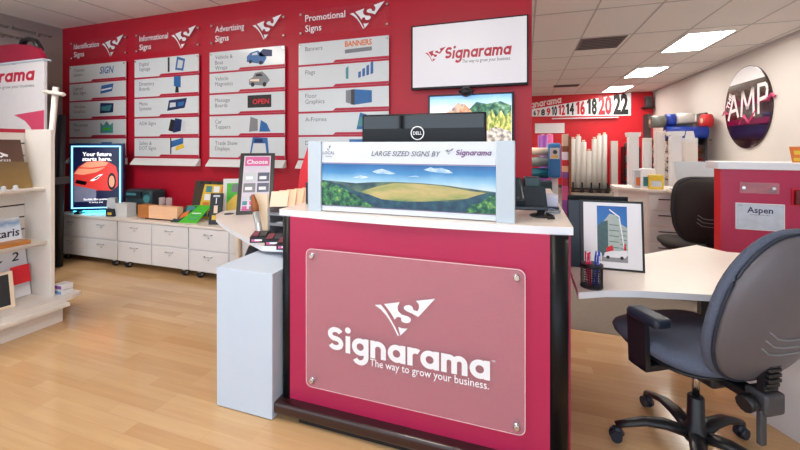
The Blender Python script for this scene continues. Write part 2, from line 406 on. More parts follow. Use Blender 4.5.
# ------------------------------------------------------------------ wall sign columns
GAP = .012
cols = [(70, 126, 'Identification', 'Signs', ['Channel\nLetters', 'Lighted\nBox Signs', 'Window\nGraphics', 'Monument\nSigns', 'Dimensional\nLetters']),
        (135, 199, 'Informational', 'Signs', ['Digital\nSignage', 'Directory\nBoards', 'Menu\nSystems', 'ADA Signs', 'Safety &\nDOT Signs']),
        (210, 285, 'Advertising', 'Signs', ['Vehicle &\nBoat\nWraps', 'Vehicle\nMagnetics', 'Message\nBoards', 'Car\nToppers', 'Trade Show\nDisplays']),
        (299, 389, 'Promotional', 'Signs', ['Banners', 'Flags', 'Floor\nGraphics', 'A-Frames', 'Decals'])]
pos = ['leftmost of the four', 'second from the left of the four', 'third of the four, over the tilted flyer board', 'rightmost, behind the counter']
def icon(mb, fr, a, b, k, c):
    """small printed product pictures, about .3 wide by .15 high, centred on a, b"""
    P = lambda pts, m, d=0: mb.poly([fr.P(a+x, b+y, c+d) for x, y in pts], m)
    if k == 0: mb.text('SIGN', fr, a, b-.04, .13, BLUE, bold=.02, shear=.25, align='C', width=.27, c=c)
    elif k in (1,): P([(-.12, -.06), (.1, -.03), (.13, .07), (-.1, .05)], BLUE); P([(-.1, -.02), (.09, 0), (.1, .02), (-.1, 0)], WPRINT, .001)
    elif k in (2,): P([(-.13, -.07), (.12, -.06), (.13, .06), (-.12, .07)], BLUED); P([(-.1, -.03), (.06, -.04), (.1, .04), (-.1, .02)], TEAL, .001)
    elif k == 3: P([(-.12, -.08), (.12, -.08), (.12, .06), (.06, .02), (0, .08), (-.06, .02), (-.12, .06)], TEAL); P([(-.08, -.04), (.08, -.04), (.06, -.01), (-.06, -.01)], GREEN, .001)
    elif k == 4: P([(-.1, -.07), (.1, -.07), (.1, .05), (-.1, .05)], BLUE)
    elif k == 5: P([(-.15, -.09), (-.12, -.09), (-.12, .09), (-.15, .09)], KPRINT); P([(-.03, -.07), (.1, -.09), (.13, .05), (.0, .09)], BLUE); P([(.0, -.05), (.08, -.06), (.1, .03), (.02, .05)], LGREY, .001)
    elif k == 6: P([(-.05, -.02), (.06, -.04), (.06, .1), (-.05, .1)], BLUE); P([(-.03, -.1), (.03, -.1), (.02, -.03), (-.02, -.02)], KPRINT)
    elif k == 7: P([(-.16, -.07), (.12, -.04), (.16, .08), (-.13, .06)], BLUED); P([(-.12, -.03), (-.02, -.02), (-.02, .03), (-.11, .03)], LGREY, .001); P([(.01, -.02), (.1, -.01), (.12, .04), (.02, .03)], BLUE, .001)
    elif k == 8: P([(-.14, -.06), (-.06, -.08), (-.02, .06), (-.1, .08)], KPRINT); P([(-.06, -.09), (.06, -.07), (.08, .07), (-.03, .09)], BLUED, .001); P([(.08, -.08), (.14, -.08), (.14, .05), (.08, .05)], LGREY)
    elif k == 9: P([(-.11, -.1), (-.09, -.1), (-.09, .1), (-.11, .1)], KPRINT); P([(-.09, -.02), (.1, .03), (.1, .1), (-.09, .06)], BLUE); P([(-.02, -.06), (.12, -.02), (.1, .03), (-.02, -.01)], YELLOW, .001)
    elif k == 10:
        P([(-.17, -.05), (.05, -.09), (.1, -.02), (.04, .03), (-.02, .07), (-.12, .05), (-.17, .01)], BLUE); P([(.0, .0), (.17, -.01), (.17, .06), (.05, .08), (.0, .04)], BLUED)
        P([(-.1, .02), (-.02, .02), (-.03, .05), (-.09, .04)], LGREY, .001); P(arc(-.12, -.05, .022, 0, 330, 9), KPRINT, .001); P(arc(.02, -.07, .024, 0, 330, 9), KPRINT, .001)
    elif k == 11:
        P([(-.14, -.06), (.08, -.08), (.14, -.02), (.1, .03), (.04, .08), (-.06, .07), (-.09, .02), (-.14, .0)], GREY); P([(-.05, .03), (.05, .03), (.02, .06), (-.04, .055)], KPRINT, .001)
        P(arc(-.09, -.06, .026, 0, 330, 9), KPRINT, .001); P(arc(.07, -.065, .026, 0, 330, 9), KPRINT, .001); P([(-.13, -.02), (.0, -.03), (.0, .0), (-.12, .0)], BEIGE, .002)
    elif k == 12: P([(-.16, -.07), (.16, -.07), (.16, .07), (-.16, .07)], KPRINT); mb.text('OPEN', fr, a+.02, b-.03, .08, REDB, bold=.02, align='C', width=.22, c=c+.001)
    elif k == 13: P([(-.14, -.09), (-.02, -.08), (-.02, .05), (-.12, .08)], GREY); P([(0, -.09), (.15, -.09), (.1, 0), (.02, .04)], BLUE)
    elif k == 14: P([(-.13, -.1), (-.11, -.1), (-.08, .03), (.08, .03), (.1, -.1), (.13, -.1), (.11, .09), (-.09, .1)], BLUE); P([(-.07, .04), (.05, .04), (.04, .08), (-.06, .08)], BLUED, .001)
    elif k == 15: mb.text('BANNERS', fr, a, b+.02, .08, ORANGE, bold=.03, align='C', width=.3, c=c); P([(-.15, -.05), (.15, -.04), (.15, -.0), (-.15, -.01)], GREY)
    elif k == 16:
        P([(-.14, -.06), (-.11, -.06), (-.11, .07), (-.14, .05)], TEAL)
        for j in range(4): P([(.0+.045*j, -.06+.01*j), (.03+.045*j, -.05+.01*j), (.03+.045*j, .01+.03*j), (.0+.045*j, .0+.03*j)], BLUE)
    elif k == 17: P([(-.14, -.05), (-.05, -.08), (-.05, .08), (-.14, .07)], GREY); P([(-.05, -.08), (.15, -.06), (.15, .06), (-.05, .08)], BLUE); P([(-.08, -.075), (-.04, -.08), (-.04, .08), (-.08, .075)], DGREY, .001)
    elif k == 18: P([(-.02, -.08), (.07, -.08), (.09, .07), (.02, .09)], BLUE); P([(-.01, -.05), (.05, -.05), (.06, .04), (.02, .05)], TEAL, .001)
    else: P([(-.1, -.07), (.1, -.07), (.1, .07), (-.1, .07)], BLUE)
for ci, (pa, pb, w1, w2, rows) in enumerate(cols):
    yp = YS-.03
    x0, x1 = XY(pa, yp), XY(pb, yp); w = x1-x0; u = w/1.0
    fr = Fr((x0, yp, 0))
    HZ0, HZ1 = 2.57, 2.83
    t = thing('header_sign', 'clear acrylic plate on red wall reading %s Signs with white emblem' % w1, 'sign', ((x0+x1)/2, yp, HZ0), 0, 'acrylic header plates above the sign columns')
    mb = MB(); mb.box((0, HZ0, -.006), (w, HZ1, 0), HDRG, fr); mb.done('plate', t)
    mb = MB(); ts = .105*w/.95
    mb.text(w1, fr, .075*w, HZ0+.15, .1, WPRINT, bold=.011, width=w*(.46 if w1 != 'Advertising' else .4), c=.001)
    mb.text(w2, fr, .075*w, HZ0+.04, .1, WPRINT, bold=.011, width=w*.19, c=.001)
    mb.done('lettering', t)
    mb = MB(); emblem(mb, fr, .585*w, HZ0+.175, .37*w, WPRINT, .001); mb.done('emblem', t)
    for a in (.02, .98):
        for b in (.03, HZ1-HZ0-.03):
            mb = MB(); p = fr.P(a*w, HZ0+b, 0); mb.cyl(p+Vector((0, .03, 0)), p+Vector((0, -.006, 0)), .012, CHROME, seg=10); mb.done('standoff', t)
    Z1 = 2.487; PIT = .2505; N = 5
    t = thing('product_sign_panel', 'tall panel of pale product strips under the %s Signs header' % w1, 'sign', ((x0+x1)/2, yp, Z1-PIT*N-.09), 0, 'product panels on the red wall')
    mb = MB(); mb.box((0, Z1-PIT*N, -.012), (w, Z1, -.002), REDD, fr); mb.done('backing', t)
    for r in range(N):
        zt = Z1-PIT*r; zb = zt-PIT+.022
        mb = MB(); mb.box((0, zb, -.002), (w, zt, .006), STRIP, fr); st = mb.done('product_strip', t)
        mb = MB(); mb.prism([(.40*w, zb+.001), (w, zb+.001), (w, zb+.026), (.43*w, zb+.026)], .0062, .0072, REDD, fr); mb.done('red_tab', st)
        mb = MB()
        for li, line in enumerate(rows[r].split('\n')):
            mb.text(line, fr, .08*w, zt-.085-li*.062, .066, GPRINT, bold=0, width=None, c=.0075)
        mb.done('lettering', st)
        mb = MB(); icon(mb, fr, .68*w, (zt+zb)/2+.018, ci*5+r, .0075); mb.done('product_picture', st)
    zl = Z1-PIT*N
    mb = MB(); mb.prism([(0, 0), (.06, -.075), (.06, -.085), (-.012, -.085), (-.012, 0)], -.01, w+.01, LEDGE, Fr((x0, yp, zl), (0, -1, 0), (0, 0, 1), (1, 0, 0))); mb.done('ledge', t)
    for a in (.02, .98):
        mb = MB(); p = fr.P(a*w, Z1-.025, 0); mb.cyl(p+Vector((0, .03, 0)), p+Vector((0, -.012, 0)), .012, CHROME, seg=10); mb.done('standoff', t)

# ------------------------------------------------------------------ television and landscape screen
SCR = mat('lit_screen_pale', (200, 197, 202), .35, emit=.42, noise=.02, scale=2)
yt = YS-.075
a = PY(411, 25, yt); b = PY(528.5, 86, yt); z0, z1 = 1.925, 2.54
x0, x1 = a.x, b.x; w = x1-x0; h = z1-z0
t = thing('television', 'wall television showing a red logo on a pale screen', 'television', ((x0+x1)/2, YS-.03, z0))
mb = MB(); mb.box((x0, yt, z0), (x1, yt+.045, z1), BLACKG, bev=.006); cs = mb.done('casing', t)
fr = Fr((x0, yt-.001, z0))
mb = MB(); mb.box((.018, .022, -.001), (w-.014, h-.014, .001), SCR, fr); sc = mb.done('screen', t)
mb = MB(); SRED = mat('screen_red', (172, 14, 46), .4, emit=.12)
emblem(mb, fr, .13*w, .56*h, .185*w, SRED, .0016, .1)
mb.text('Signarama', fr, .31*w, .445*h, .155, SRED, bold=.03, shear=.18, width=.56*w, c=.0016)
mb.text('The way to grow your business.', fr, .46*w, .37*h, .045, KPRINT, shear=.1, width=.40*w, c=.0016)
mb.done('screen_logo', sc)
mb = MB(); mb.box((x0+w*.3, yt+.045, z0+.2), (x0+w*.7, YS, z1-.15), BLACK); mb.done('wall_mount', t)
p = PY(466, 92, YS-.1)
mb = MB(); mb.lathe([(.01, -.045), (.05, -.03), (.07, 0), (.05, .03), (.02, .045)], BLACK, p, 16); mb.cyl(p, p+Vector((0, .1, 0)), .02, BLACK)
o = mb.done('camera_dome'); tag(o, 'small black dome camera fixed to the red wall under the television', 'camera')
t = None
yt = YS-.06
x0, x1 = XY(428, yt), XY(514, yt); z1 = 1.872; z0 = z1-.5; w = x1-x0; h = z1-z0
t = thing('picture_screen', 'black framed screen showing a bright mountain lake landscape, under the television', 'screen', ((x0+x1)/2, YS-.03, z0))
mb = MB(); mb.box((x0, yt, z0), (x1, YS, z1), NAVY, bev=.006); mb.done('frame', t)
fr = Fr((x0, yt-.001, z0))
def blob(pts): return [(x*w, y*h) for x, y in pts]
SKY2 = ramp_mat('screen_sky', [(0, (250, 246, 240)), (.5, (190, 220, 246)), (1, (96, 168, 234))], z0+.6*h, z1, emit=.6, ns=.4, scale=7)
MTN = mottle('screen_mountain', [(150, 70, 60), (214, 130, 86), (240, 200, 170), (120, 96, 110)], 14, emit=.45, stretch=(1, 1, .5))
TRE = mottle('screen_forest', [(24, 60, 60), (50, 110, 84), (110, 160, 110), (170, 200, 200)], 22, emit=.4)
TRE2 = mottle('screen_bushes', [(60, 100, 60), (140, 160, 70), (220, 214, 120), (244, 236, 190)], 30, emit=.5, stretch=(1.6, 1, .6))
ROC = mottle('screen_rocks', [(90, 90, 96), (170, 160, 150), (230, 224, 214), (250, 250, 250)], 26, emit=.5)
mb = MB()
mb.prism(blob([(.025, .04), (.975, .04), (.975, .965), (.025, .965)]), 0, .0012, SKY2, fr)
for k, (pl, m) in enumerate(((([(.03, .04), (.97, .04), (.97, .76), (.85, .84), (.7, .8), (.58, .84), (.5, .72), (.03, .6)]), TRE),
              ([(.12, .5), (.2, .64), (.28, .7), (.36, .84), (.4, .8), (.44, .82), (.52, .68), (.6, .55), (.6, .4), (.12, .4)], MTN),
              ([(.5, .04), (.97, .04), (.97, .66), (.9, .56), (.86, .68), (.8, .55), (.76, .7), (.7, .55), (.62, .6), (.5, .5)], TRE2),
              ([(.03, .04), (.97, .04), (.97, .3), (.8, .38), (.66, .3), (.4, .42), (.03, .36)], ROC))):
    mb.poly([fr.P(x, y, .0016+.0004*k) for x, y in blob(pl)], m)
mb.done('screen', t)

# ------------------------------------------------------------------ reception counter
ZT = 1.06; ZU = 1.028; YP = 1.665
XA, XB = -1.192, .165
t = thing('reception_counter', 'red fronted reception counter with white top and black corner posts', 'counter', ((XA+XB)/2, 1.8, 0))
mb = MB(); mb.box((XA+.035, YP, .08), (XB-.065, YP+.03, ZU), REDC); mb.done('front_panel', t)
mb = MB(); mb.prism([(XA+.036, YP-.004)]+arc(XA+.007, YP+.018, .022, 270, 180, 8)+[(XA-.015, YP+.09), (XA+.036, YP+.09)], .06, ZU, POST, smooth=True); mb.done('corner_post', t)
mb = MB(); mb.prism([(XB-.066, YP+.09), (XB+.01, YP+.09)]+arc(XB-.04, YP+.05, .05, 0, -90, 8)+[(XB-.066, YP-.0)], .06, ZU, POST, smooth=True); mb.done('corner_post', t)
# skirting with a rounded front, plinth set back below
mb = MB(); mb.box((XA-.03, YP-.055, .03), (XB+.012, YP+.06, .088), SKIRT, bev=.018, seg=4); mb.done('skirting', t)
mb = MB(); mb.box((XA+.11, YP-.03, 0), (XB-.06, YP+.3, .03), BLACK); mb.done('plinth', t)
mb = MB(); mb.box((XA, YP+.09, .12), (XA+.025, 1.98, ZU), WHITE); mb.box((XA+.025, 1.955, .12), (-.25, 1.98, ZU), WHITE); mb.done('carcass', t)
mb = MB(); mb.box((XB+.010, YP+.091, .0), (XB+.022, 3.15, ZU), REDC); mb.box((XB-.03, 3.13, 0), (XB+.015, 3.15, ZU), REDC); mb.done('return_panel', t)
fe = [(-1.235, 1.685)] + [(-1.235+i*(1.425)/12, 1.685-.045*math.sin(PI*i/12)) for i in range(1, 12)] + [(.19, 1.692)]
mb = MB(); mb.prism(fe+[(.19, 3.14), (-.26, 3.14), (-.26, 1.99), (-1.235, 1.99)], ZU, ZT, WTOP, side=WEDGE); mb.done('counter_top', t)
# frosted plate
yp = 1.64
A = PY(306, 248, yp); B = PY(525.5, 437, yp)
x0, x1, z0, z1 = A.x, B.x, B.z, PY(526, 270, yp).z
pt = thing('acrylic_sign', 'large frosted acrylic plate with white logo and slogan on the counter front', 'sign', ((x0+x1)/2, YP, z0))
fr = Fr((x0, yp, z0)); w = x1-x0; h = z1-z0
mb = MB(); mb.prism(rrect(0, w, 0, h, .03), -.008, 0, FROST, fr); mb.done('plate', pt)
EDGE = mat('acrylic_edge', (232, 206, 210), .2)
mb = MB()
q = rrect(0, w, 0, h, .03); q2 = rrect(.003, w-.003, .003, h-.003, .028)
for i in range(len(q)):
    j = (i+1) % len(q); mb.poly([fr.P(*q[i], .0006), fr.P(*q[j], .0006), fr.P(*q2[j], .0006), fr.P(*q2[i], .0006)], EDGE)
mb.done('polished_edge', pt)
mb = MB(); S0 = PY(328, 350, yp); S1 = PY(490, 380, yp); wt = S1.x-S0.x
mb.text('Signarama', fr, S0.x-x0, (S0.z+S1.z)/2-z0, .165, WPRINT, bold=.035, width=wt, c=.001)
T0 = PY(370, 366.5, yp); T1 = PY(489, 389.5, yp)
mb.text('The way to grow your business.', fr, T0.x-x0, (T0.z+T1.z)/2-z0+.002, .05, WPRINT, bold=.006, width=T1.x-T0.x, c=.001)
mb.text('TM', fr, S1.x-x0+.006, S0.z-z0+.085, .012, WPRINT, c=.001)
E0 = PY(350+180/7.25, 280+180/7.25, yp); E1 = PY(350+618/7.25, 280+135/7.25, yp)
mb.done('lettering', pt)
mb = MB(); emblem(mb, fr, E0.x-x0, E0.z-z0, E1.x-E0.x, WPRINT, .001); mb.done('emblem', pt)
for a, b in ((.035, .035), (w-.035, .035), (.035, h-.035), (w-.035, h-.035)):
    mb = MB(); p = fr.P(a, b, 0); mb.cyl(p+Vector((0, YP-yp, 0)), p+Vector((0, -.008, 0)), .0145, CHROME, seg=18); mb.cyl(p+Vector((0, -.008, 0)), p+Vector((0, -.012, 0)), .0145, CHROME, .010, seg=18); mb.done('standoff', pt)

# ------------------------------------------------------------------ landscape light box sign on the counter
yq = 1.70
X = [XY(v, yq) for v in (309, 322, 496, 515)]
ZS0, ZS1 = ZT, 1.415
t = thing('counter_display_sign', 'wide white countertop sign with crater landscape photo and large sized signs heading', 'sign', ((X[0]+X[3])/2, yq+.03, ZT))
for a, b in ((X[0], X[1]), (X[2], X[3])):
    mb = MB(); mb.box((a, yq-.012, ZS0), (b, yq+.06, ZS1+.004), ALU, bev=.004); mb.done('upright', t)
mb = MB(); mb.box((X[1], yq+.002, ZS0+.005), (X[2], yq+.05, ZS1), mat('pale_blue_white_panel', (212, 219, 230), .4, noise=.02)); mb.done('panel', t)
fr = Fr((X[1], yq+.001, ZS0)); w = X[2]-X[1]; h = ZS1-ZS0
zi0, zi1 = PY(322, 208, yq).z-ZS0, PY(322, 163.5, yq).z-ZS0
zi0 = .035; 
hi = zi1-zi0
SKYP = ramp_mat('printed_sky', [(0, (206, 224, 238)), (.25, (150, 196, 226)), (.6, (64, 136, 194)), (1, (28, 92, 158))], ZS0+zi0+.5*hi, ZS0+zi1, ns=.35, scale=9)
VAL = mottle('printed_valley', [(104, 132, 80), (150, 156, 92), (186, 170, 112), (206, 186, 134)], 9, stretch=(.6, 1, 2.2))
HILL = mottle('printed_far_hill', [(34, 62, 76), (66, 96, 90), (110, 130, 100)], 18, stretch=(1, 1, 2))
CLD2 = mottle('printed_cloud_wisps', [(120, 170, 214), (190, 212, 232), (240, 242, 246)], 22)
BUSH = mottle('printed_hillside', [(8, 40, 48), (22, 84, 66), (70, 136, 76), (176, 196, 110)], 42)
LAKE = mottle('printed_shade', [(14, 44, 66), (30, 72, 96), (48, 96, 104)], 30)
CLD = CLD2
mb = MB()
L = [([(0, 0), (1, 0), (1, 1), (0, 1)], SKYP),
     ([(.32, .83), (.35, .79), (.44, .78), (.46, .8), (.42, .86), (.38, .9), (.35, .88)], CLD),
     ([(.62, .9), (.66, .86), (.74, .83), (.78, .84), (.76, .9), (.72, .95), (.68, .93), (.66, .96)], CLD),
     ([(.2, .68), (.26, .66), (.3, .7), (.25, .74)], CLD), ([(.53, .74), (.6, .73), (.58, .77)], CLD),
     ([(0, 0), (1, 0), (1, .46), (.86, .52), (.74, .57), (.6, .6), (.45, .61), (.32, .585), (.22, .55), (0, .6)], HILL),
     ([(.25, .36), (.36, .5), (.45, .58), (.6, .585), (.74, .55), (.86, .47), (.95, .44), (.86, .3), (.6, .18), (.4, .17), (.3, .26)], VAL),
     ([(0, 0), (1, 0), (1, .46), (.92, .4), (.8, .22), (.66, .2), (.5, .17), (.38, .2), (.3, .3), (.2, .38), (.12, .52), (0, .6)], LAKE),
     ([(0, 0), (.34, 0), (.28, .12), (.2, .3), (.12, .46), (0, .58)], BUSH),
     ([(.84, 0), (1, 0), (1, .42), (.96, .36), (.92, .22), (.88, .18)], BUSH)]
for k, (pl, m) in enumerate(L): mb.poly([fr.P(.0*w+x*w, zi0+y*hi, .001+k*.0003) for x, y in pl], m)
mb.done('landscape_picture', t)
mb = MB(); PURL = mat('purple_line', (120, 84, 130), .4)
for zz in (zi1+.002, zi0-.004): mb.box((0, zz, 0), (w, zz+.003, .0015), PURL, fr)
mb.text('LARGE SIZED SIGNS BY', fr, .315*w, h-.068, .034, GPRINT, bold=.012, shear=.3, width=.40*w, c=.0012)
mb.text('Signarama', fr, .795*w, h-.062, .036, PURL, bold=.01, shear=.3, width=.185*w, c=.0012)
emblem(mb, fr, .735*w, h-.04, .05*w, GPRINT, .0012)
mb.text('LOCAL', fr, .045*w, h-.062, .022, GPRINT, bold=.006, align='C', c=.0012); mb.text('business', fr, .045*w, h-.076, .011, GPRINT, align='C', c=.0012)
for pl in ([(.028, -.03), (.04, -.044), (.052, -.03), (.042, -.037)], [(.043, -.024), (.058, -.014), (.052, -.032)]): mb.poly([fr.P(x*w, h+z, .0012) for x, z in pl], GPRINT)
mb.done('lettering', t)

# monitor seen from behind
ym = 2.06
x0, x1 = XY(362, ym), XY(486, ym); z1 = 1.58; z0 = 1.16; xm = (x0+x1)/2
t = thing('monitor', 'black computer monitor seen from behind above the countertop sign', 'monitor', (xm, ym+.05, .75))
mb = MB(); mb.box((x0, ym, z0), (x1, ym+.05, z1), BLACKG, bev=.008); mb.done('back_cover', t)
GB = mat('piano_black', (8, 8, 12), .05, noise=.05, spec=.6)
mb = MB(); mb.box((x0+.012, ym-.002, z1-.085), (x1-.012, ym, z1-.01), GB); mb.done('gloss_band', t)
STRP = mat('grey_blue_reflective_panel', (120, 140, 152), .25)
fr = Fr((x0, ym, z0)); w = x1-x0
mb = MB(); c = fr.P(w*.475, z1-z0-.112, .001); cx = w*.475; cz = z1-z0-.112
o1, o2 = arc(cx, cz, .04, 0, 360, 32), arc(cx, cz, .034, 0, 360, 32)
for i in range(32): mb.poly([fr.P(*o1[i], .0035), fr.P(*o1[i+1], .0035), fr.P(*o2[i+1], .0035), fr.P(*o2[i], .0035)], WPRINT)
mb.text('DELL', fr, cx, cz-.009, .026, WPRINT, bold=.02, align='C', width=.052, c=.0035); mb.done('ring_logo', t)
mb = MB(); mb.box((xm-.04, ym+.05, .78), (xm+.04, ym+.08, 1.35), BLACK); mb.box((xm-.15, ym-.02, .75), (xm+.15, ym+.2, .78), BLACK, bev=.008); mb.done('stand', t)
# low work surface inside the counter that carries the monitor
mb = MB(); mb.box((-1.16, 1.985, .715), (-.27, 2.62, .75), WTOP); q = mb.done('inner_desk'); 
tag(q, 'white work surface behind the counter carrying the black monitor', 'desk')
for x in (-1.13, -.33):
    mb = MB(); mb.box((x, 2.3, 0), (x+.04, 2.6, .715), WHITE); mb.done('leg', q)

# ------------------------------------------------------------------ things on the right end of the counter top
DTEAL = mat('dark_teal_case', (34, 62, 68), .4, noise=.15)
PHB = mat('phone_teal_black', (30, 44, 54), .3, noise=.1)
p = PZ(533, 213, ZT)
t = thing('desk_phone', 'dark desk telephone on a round foot, behind the end of the white countertop sign', 'telephone', (.03, 1.93, ZT), math.radians(8))
mb = MB(); mb.prism([(-.035, .035), (.02, .03), (.085, .12), (.03, .135)], -.085, .07, PHB, Fr((0, 0, 0), (0, 1, 0), (0, 0, 1), (1, 0, 0))); mb.box((-.085, -.05, .03), (.07, .03, .05), PHB, bev=.006); mb.done('body', t, local=True)
mb = MB(); mb.lathe([(.05, 0), (.052, .006), (.045, .011), (.02, .014), (.017, .04)], BLACK, (.04, -.03, 0), 24); mb.done('round_foot', t, local=True)
mb = MB(); mb.tube([(-.055, .09, .15), (-.055, .06, .155), (-.055, .01, .115), (-.055, -.03, .075), (-.055, -.05, .06)], [.022, .026, .018, .024, .022], PHB, 10); mb.done('handset', t, local=True)
mb = MB(); mb.box((-.025, .06, .122), (.055, .11, .18), PHB, bev=.008); mb.box((-.018, .0585, .132), (.048, .061, .172), DTEAL); mb.done('display', t, local=True)
mb = MB(); mb.tube([(.06, -.05, .02), (.085, -.08, .012), (.08, -.12, .01), (.05, -.13, .01)], .005, BLACK, 6); mb.done('cord', t, local=True)
mb = MB(); p = PZ(557, 207, ZT); x0 = p.x
LIL = mat('pale_lilac_box', (200, 202, 224), .45)
t = thing('card_reader', 'pale white box with dark base and looped cable behind the telephone', 'device', (.12, 2.15, ZT))
mb = MB(); mb.box((.075, 2.1, ZT+.016), (.165, 2.22, ZT+.075), LIL, bev=.008); mb.done('body', t)
mb = MB(); mb.box((.075, 2.095, ZT), (.168, 2.225, ZT+.016), NAVY); mb.done('base', t)
mb = MB(); mb.tube([(.1, 2.1, ZT+.008), (.08, 2.04, ZT+.006), (.11, 1.99, ZT+.006), (.16, 2.0, ZT+.006), (.17, 2.05, ZT+.006), (.13, 2.07, ZT+.012), (.1, 2.03, ZT+.014)], .004, mat('pale_cable', (150, 165, 190), .5), 6); mb.done('cable', t)

# ------------------------------------------------------------------ white pedestal and wing desk, left of the counter
mb = MB(); BLW = mat('cool_white_panel', (198, 211, 228), .5, noise=.02)
PX0, PX1, PY0, PY1 = -1.57, -1.215, 1.60, 1.97
mb.box((PX0, PY0, .004), (PX1, PY1, .745), BLW, bev=.003)
o = mb.done('display_pedestal'); tag(o, 'plain white box pedestal standing left of the red counter', 'pedestal')
ZW = .80
t = thing('wing_desk', 'low curved white desk wing between counter and drawer pedestals', 'desk', (-1.9, 2.5, 0))
pts = [(-1.21, 1.86), (-1.33, 1.88)]+[(PZ(x, y, ZW).x, PZ(x, y, ZW).y) for x, y in ((262, 246), (246, 238), (232, 230), (222, 223.5), (216, 218), (216, 214.5), (222, 211.5))]
pts += [(-2.5, 3.02), (-1.17, 3.02), (-1.17, 2.7), (-1.21, 2.7)]
mb = MB(); mb.prism(pts, ZW-.03, ZW, WTOP, side=WEDGE); mb.done('desk_top', t)
p = PZ(228, 218, ZW)
for x, y in ((-2.42, 2.72), (-2.3, 2.95), (-1.3, 2.95)):
    mb = MB(); mb.cyl((x, y, 0), (x, y, ZW-.03), .03, BEIGE, seg=16); mb.done('leg', t)
mb = MB(); mb.lathe([(.04, 0), (.04, .003), (.03, .004)], BLACK, (PZ(229, 214, ZW).x, PZ(229, 214, ZW).y, ZW), 20); mb.done('cable_grommet', t)
# a red storage box and dark bag on the floor under the wing
mb = MB(); mb.box((-1.88, 2.3, 0), (-1.62, 2.6, .6), REDD, bev=.01); o = mb.done('storage_box'); tag(o, 'red storage box on the floor under the curved desk wing', 'box')
mb = MB(); mb.lathe([(.07, 0), (.11, .05), (.12, .3), (.10, .5), (.06, .6), (.03, .62)], NAVY, (-2.03, 2.48, 0), 18); o = mb.done('waste_bag'); tag(o, 'dark navy bag standing on the floor under the curved desk wing', 'bag')

# flyer board (black frame, tilted on an easel foot)
def place_board(name, label, cat, c, ang, tilt, w, h, z, th=.012):
    """frame for a board standing at c, its face turned ang degrees about the vertical and leaning back tilt degrees"""
    t = thing(name, label, cat, (c[0], c[1], z))
    a = math.radians(ang); u = Vector((math.cos(a), math.sin(a), 0)); n0 = Vector((math.sin(a), -math.cos(a), 0)); k = math.radians(tilt)
    v = Vector((0, 0, 1))*math.cos(k)-n0*math.sin(k); n = u.cross(v)
    if n.dot(n0) < 0: n = -n
    return t, Fr(Vector((c[0], c[1], z))-u*(w/2), u, v, n)
A = PZ(234, 216, ZW); B = PZ(262, 220, ZW)
t, fr = place_board('flyer_board', 'tilted black framed board of pink headed flyers on the desk wing', 'board', (-2.22, 2.68), 32, 25, .30, .58, ZW)
w, h = .30, .58
mb = MB(); mb.box((0, 0, -.02), (w, h, 0), BLACK, fr, bev=.004); mb.done('frame', t)
FLY = mat('flyer_sheet', (214, 206, 222), .35, noise=.08, scale=30); FLB = mat('flyer_slate', (74, 84, 110), .35, noise=.3, scale=60)
mb = MB(); mb.box((.035, .035, 0), (w-.035, h-.03, .002), FLY, fr)
mb.box((.045, h-.13, .002), (w-.045, h-.04, .003), PINK, fr); mb.text('Choose', fr, w/2, h-.11, .06, WPRINT, bold=.02, align='C', width=.18, c=.0036)
for r in range(2):
    for c in range(2): mb.box((.045+c*.115, .30-r*.1, .002), (.145+c*.115, .385-r*.1, .003), [LGREY, FLB, GREY, FLB][r*2+c], fr); mb.box((.06+c*.115, .32-r*.1, .003), (.12+c*.115, .35-r*.1, .0035), WPRINT, fr)
for r in range(3):
    for c in range(4): mb.box((.045+c*.058, .13-r*.045, .002), (.085+c*.058, .165-r*.045, .003), [LGREY, TEAL, PINK, GREY, LGREY][(c+r) % 5], fr)
mb.box((.04, .036, .002), (w-.04, .05, .003), PINK, fr); mb.done('flyer_print', t)
mb = MB(); mb.prism([(.185, .34), (.205, .34), (.28, 0), (.265, 0)], w*.35, w*.65, BLACK, Fr(fr.P(0, 0, -.03), -Vector((fr.n.x, fr.n.y, 0)), (0, 0, 1), fr.u)); mb.done('easel_foot', t)
# brush leaning on the card fan, three small card boxes, tiered tray with fanned cards
t = thing('paint_brush', 'wooden handled brush leaning up behind the small boxes', 'brush', (PZ(262, 241, ZW).x, PZ(262, 241, ZW).y, ZW))
b0 = PZ(261, 240, ZW); d = math.hypot(b0.x, b0.y)
dv = Vector((-.105, .06, .235))
mb = MB(); mb.tube([b0+dv*0, b0+dv*.12, b0+dv*.7], [.012, .02, .022], SILVER, 10); mb.done('metal_sleeve', t)
mb = MB(); mb.tube([b0+dv*.7, b0+dv*.85, b0+dv*1.15], [.022, .026, .012], BROWN, 10); mb.done('bristles', t)
for i, (px, py, l) in enumerate(((255, 243, 'dark box of pink cards on the desk wing, at the brush tip'), (270, 246, 'dark box of pink cards on the desk wing, middle of the three'), (282, 250, 'dark box of pink cards on the desk wing, closest to the counter post'))):
    p = PZ(px, py, ZW)
    t = thing('card_box', l, 'box', (p.x, p.y+.05, ZW), math.radians(20), 'small card boxes on the desk wing')
    mb = MB(); mb.prism([(-.045, 0), (.045, 0), (.045, .055), (-.045, .035)], -.05, .05, BLACK, Fr((0, 0, 0), (0, 1, 0), (0, 0, 1), (1, 0, 0)), bev=0); mb.done('holder', t, local=True)
    mb = MB(); k = .02
    for x, m in ((-.025, mat('dusty_card', (120, 60, 72), .5, noise=.5, scale=80)), (.022, DGREY)): mb.prism([(-.035, .039), (.03, .053), (.03, .057), (-.035, .043)], x-.02, x+.02, m, Fr((0, 0, 0), (0, 1, 0), (0, 0, 1), (1, 0, 0)))
    mb.box((-.04, -.046, .008), (.01, -.0452, .022), PINK); mb.box((-.02, -.0465, .012), (.025, -.0458, .022), WPRINT)
    mb.done('cards', t, local=True)
p = PZ(277, 233, ZW)
t = thing('tiered_tray', 'grey two-tier paper tray under the fanned peach cards', 'tray', (-1.41, 2.15, ZW))
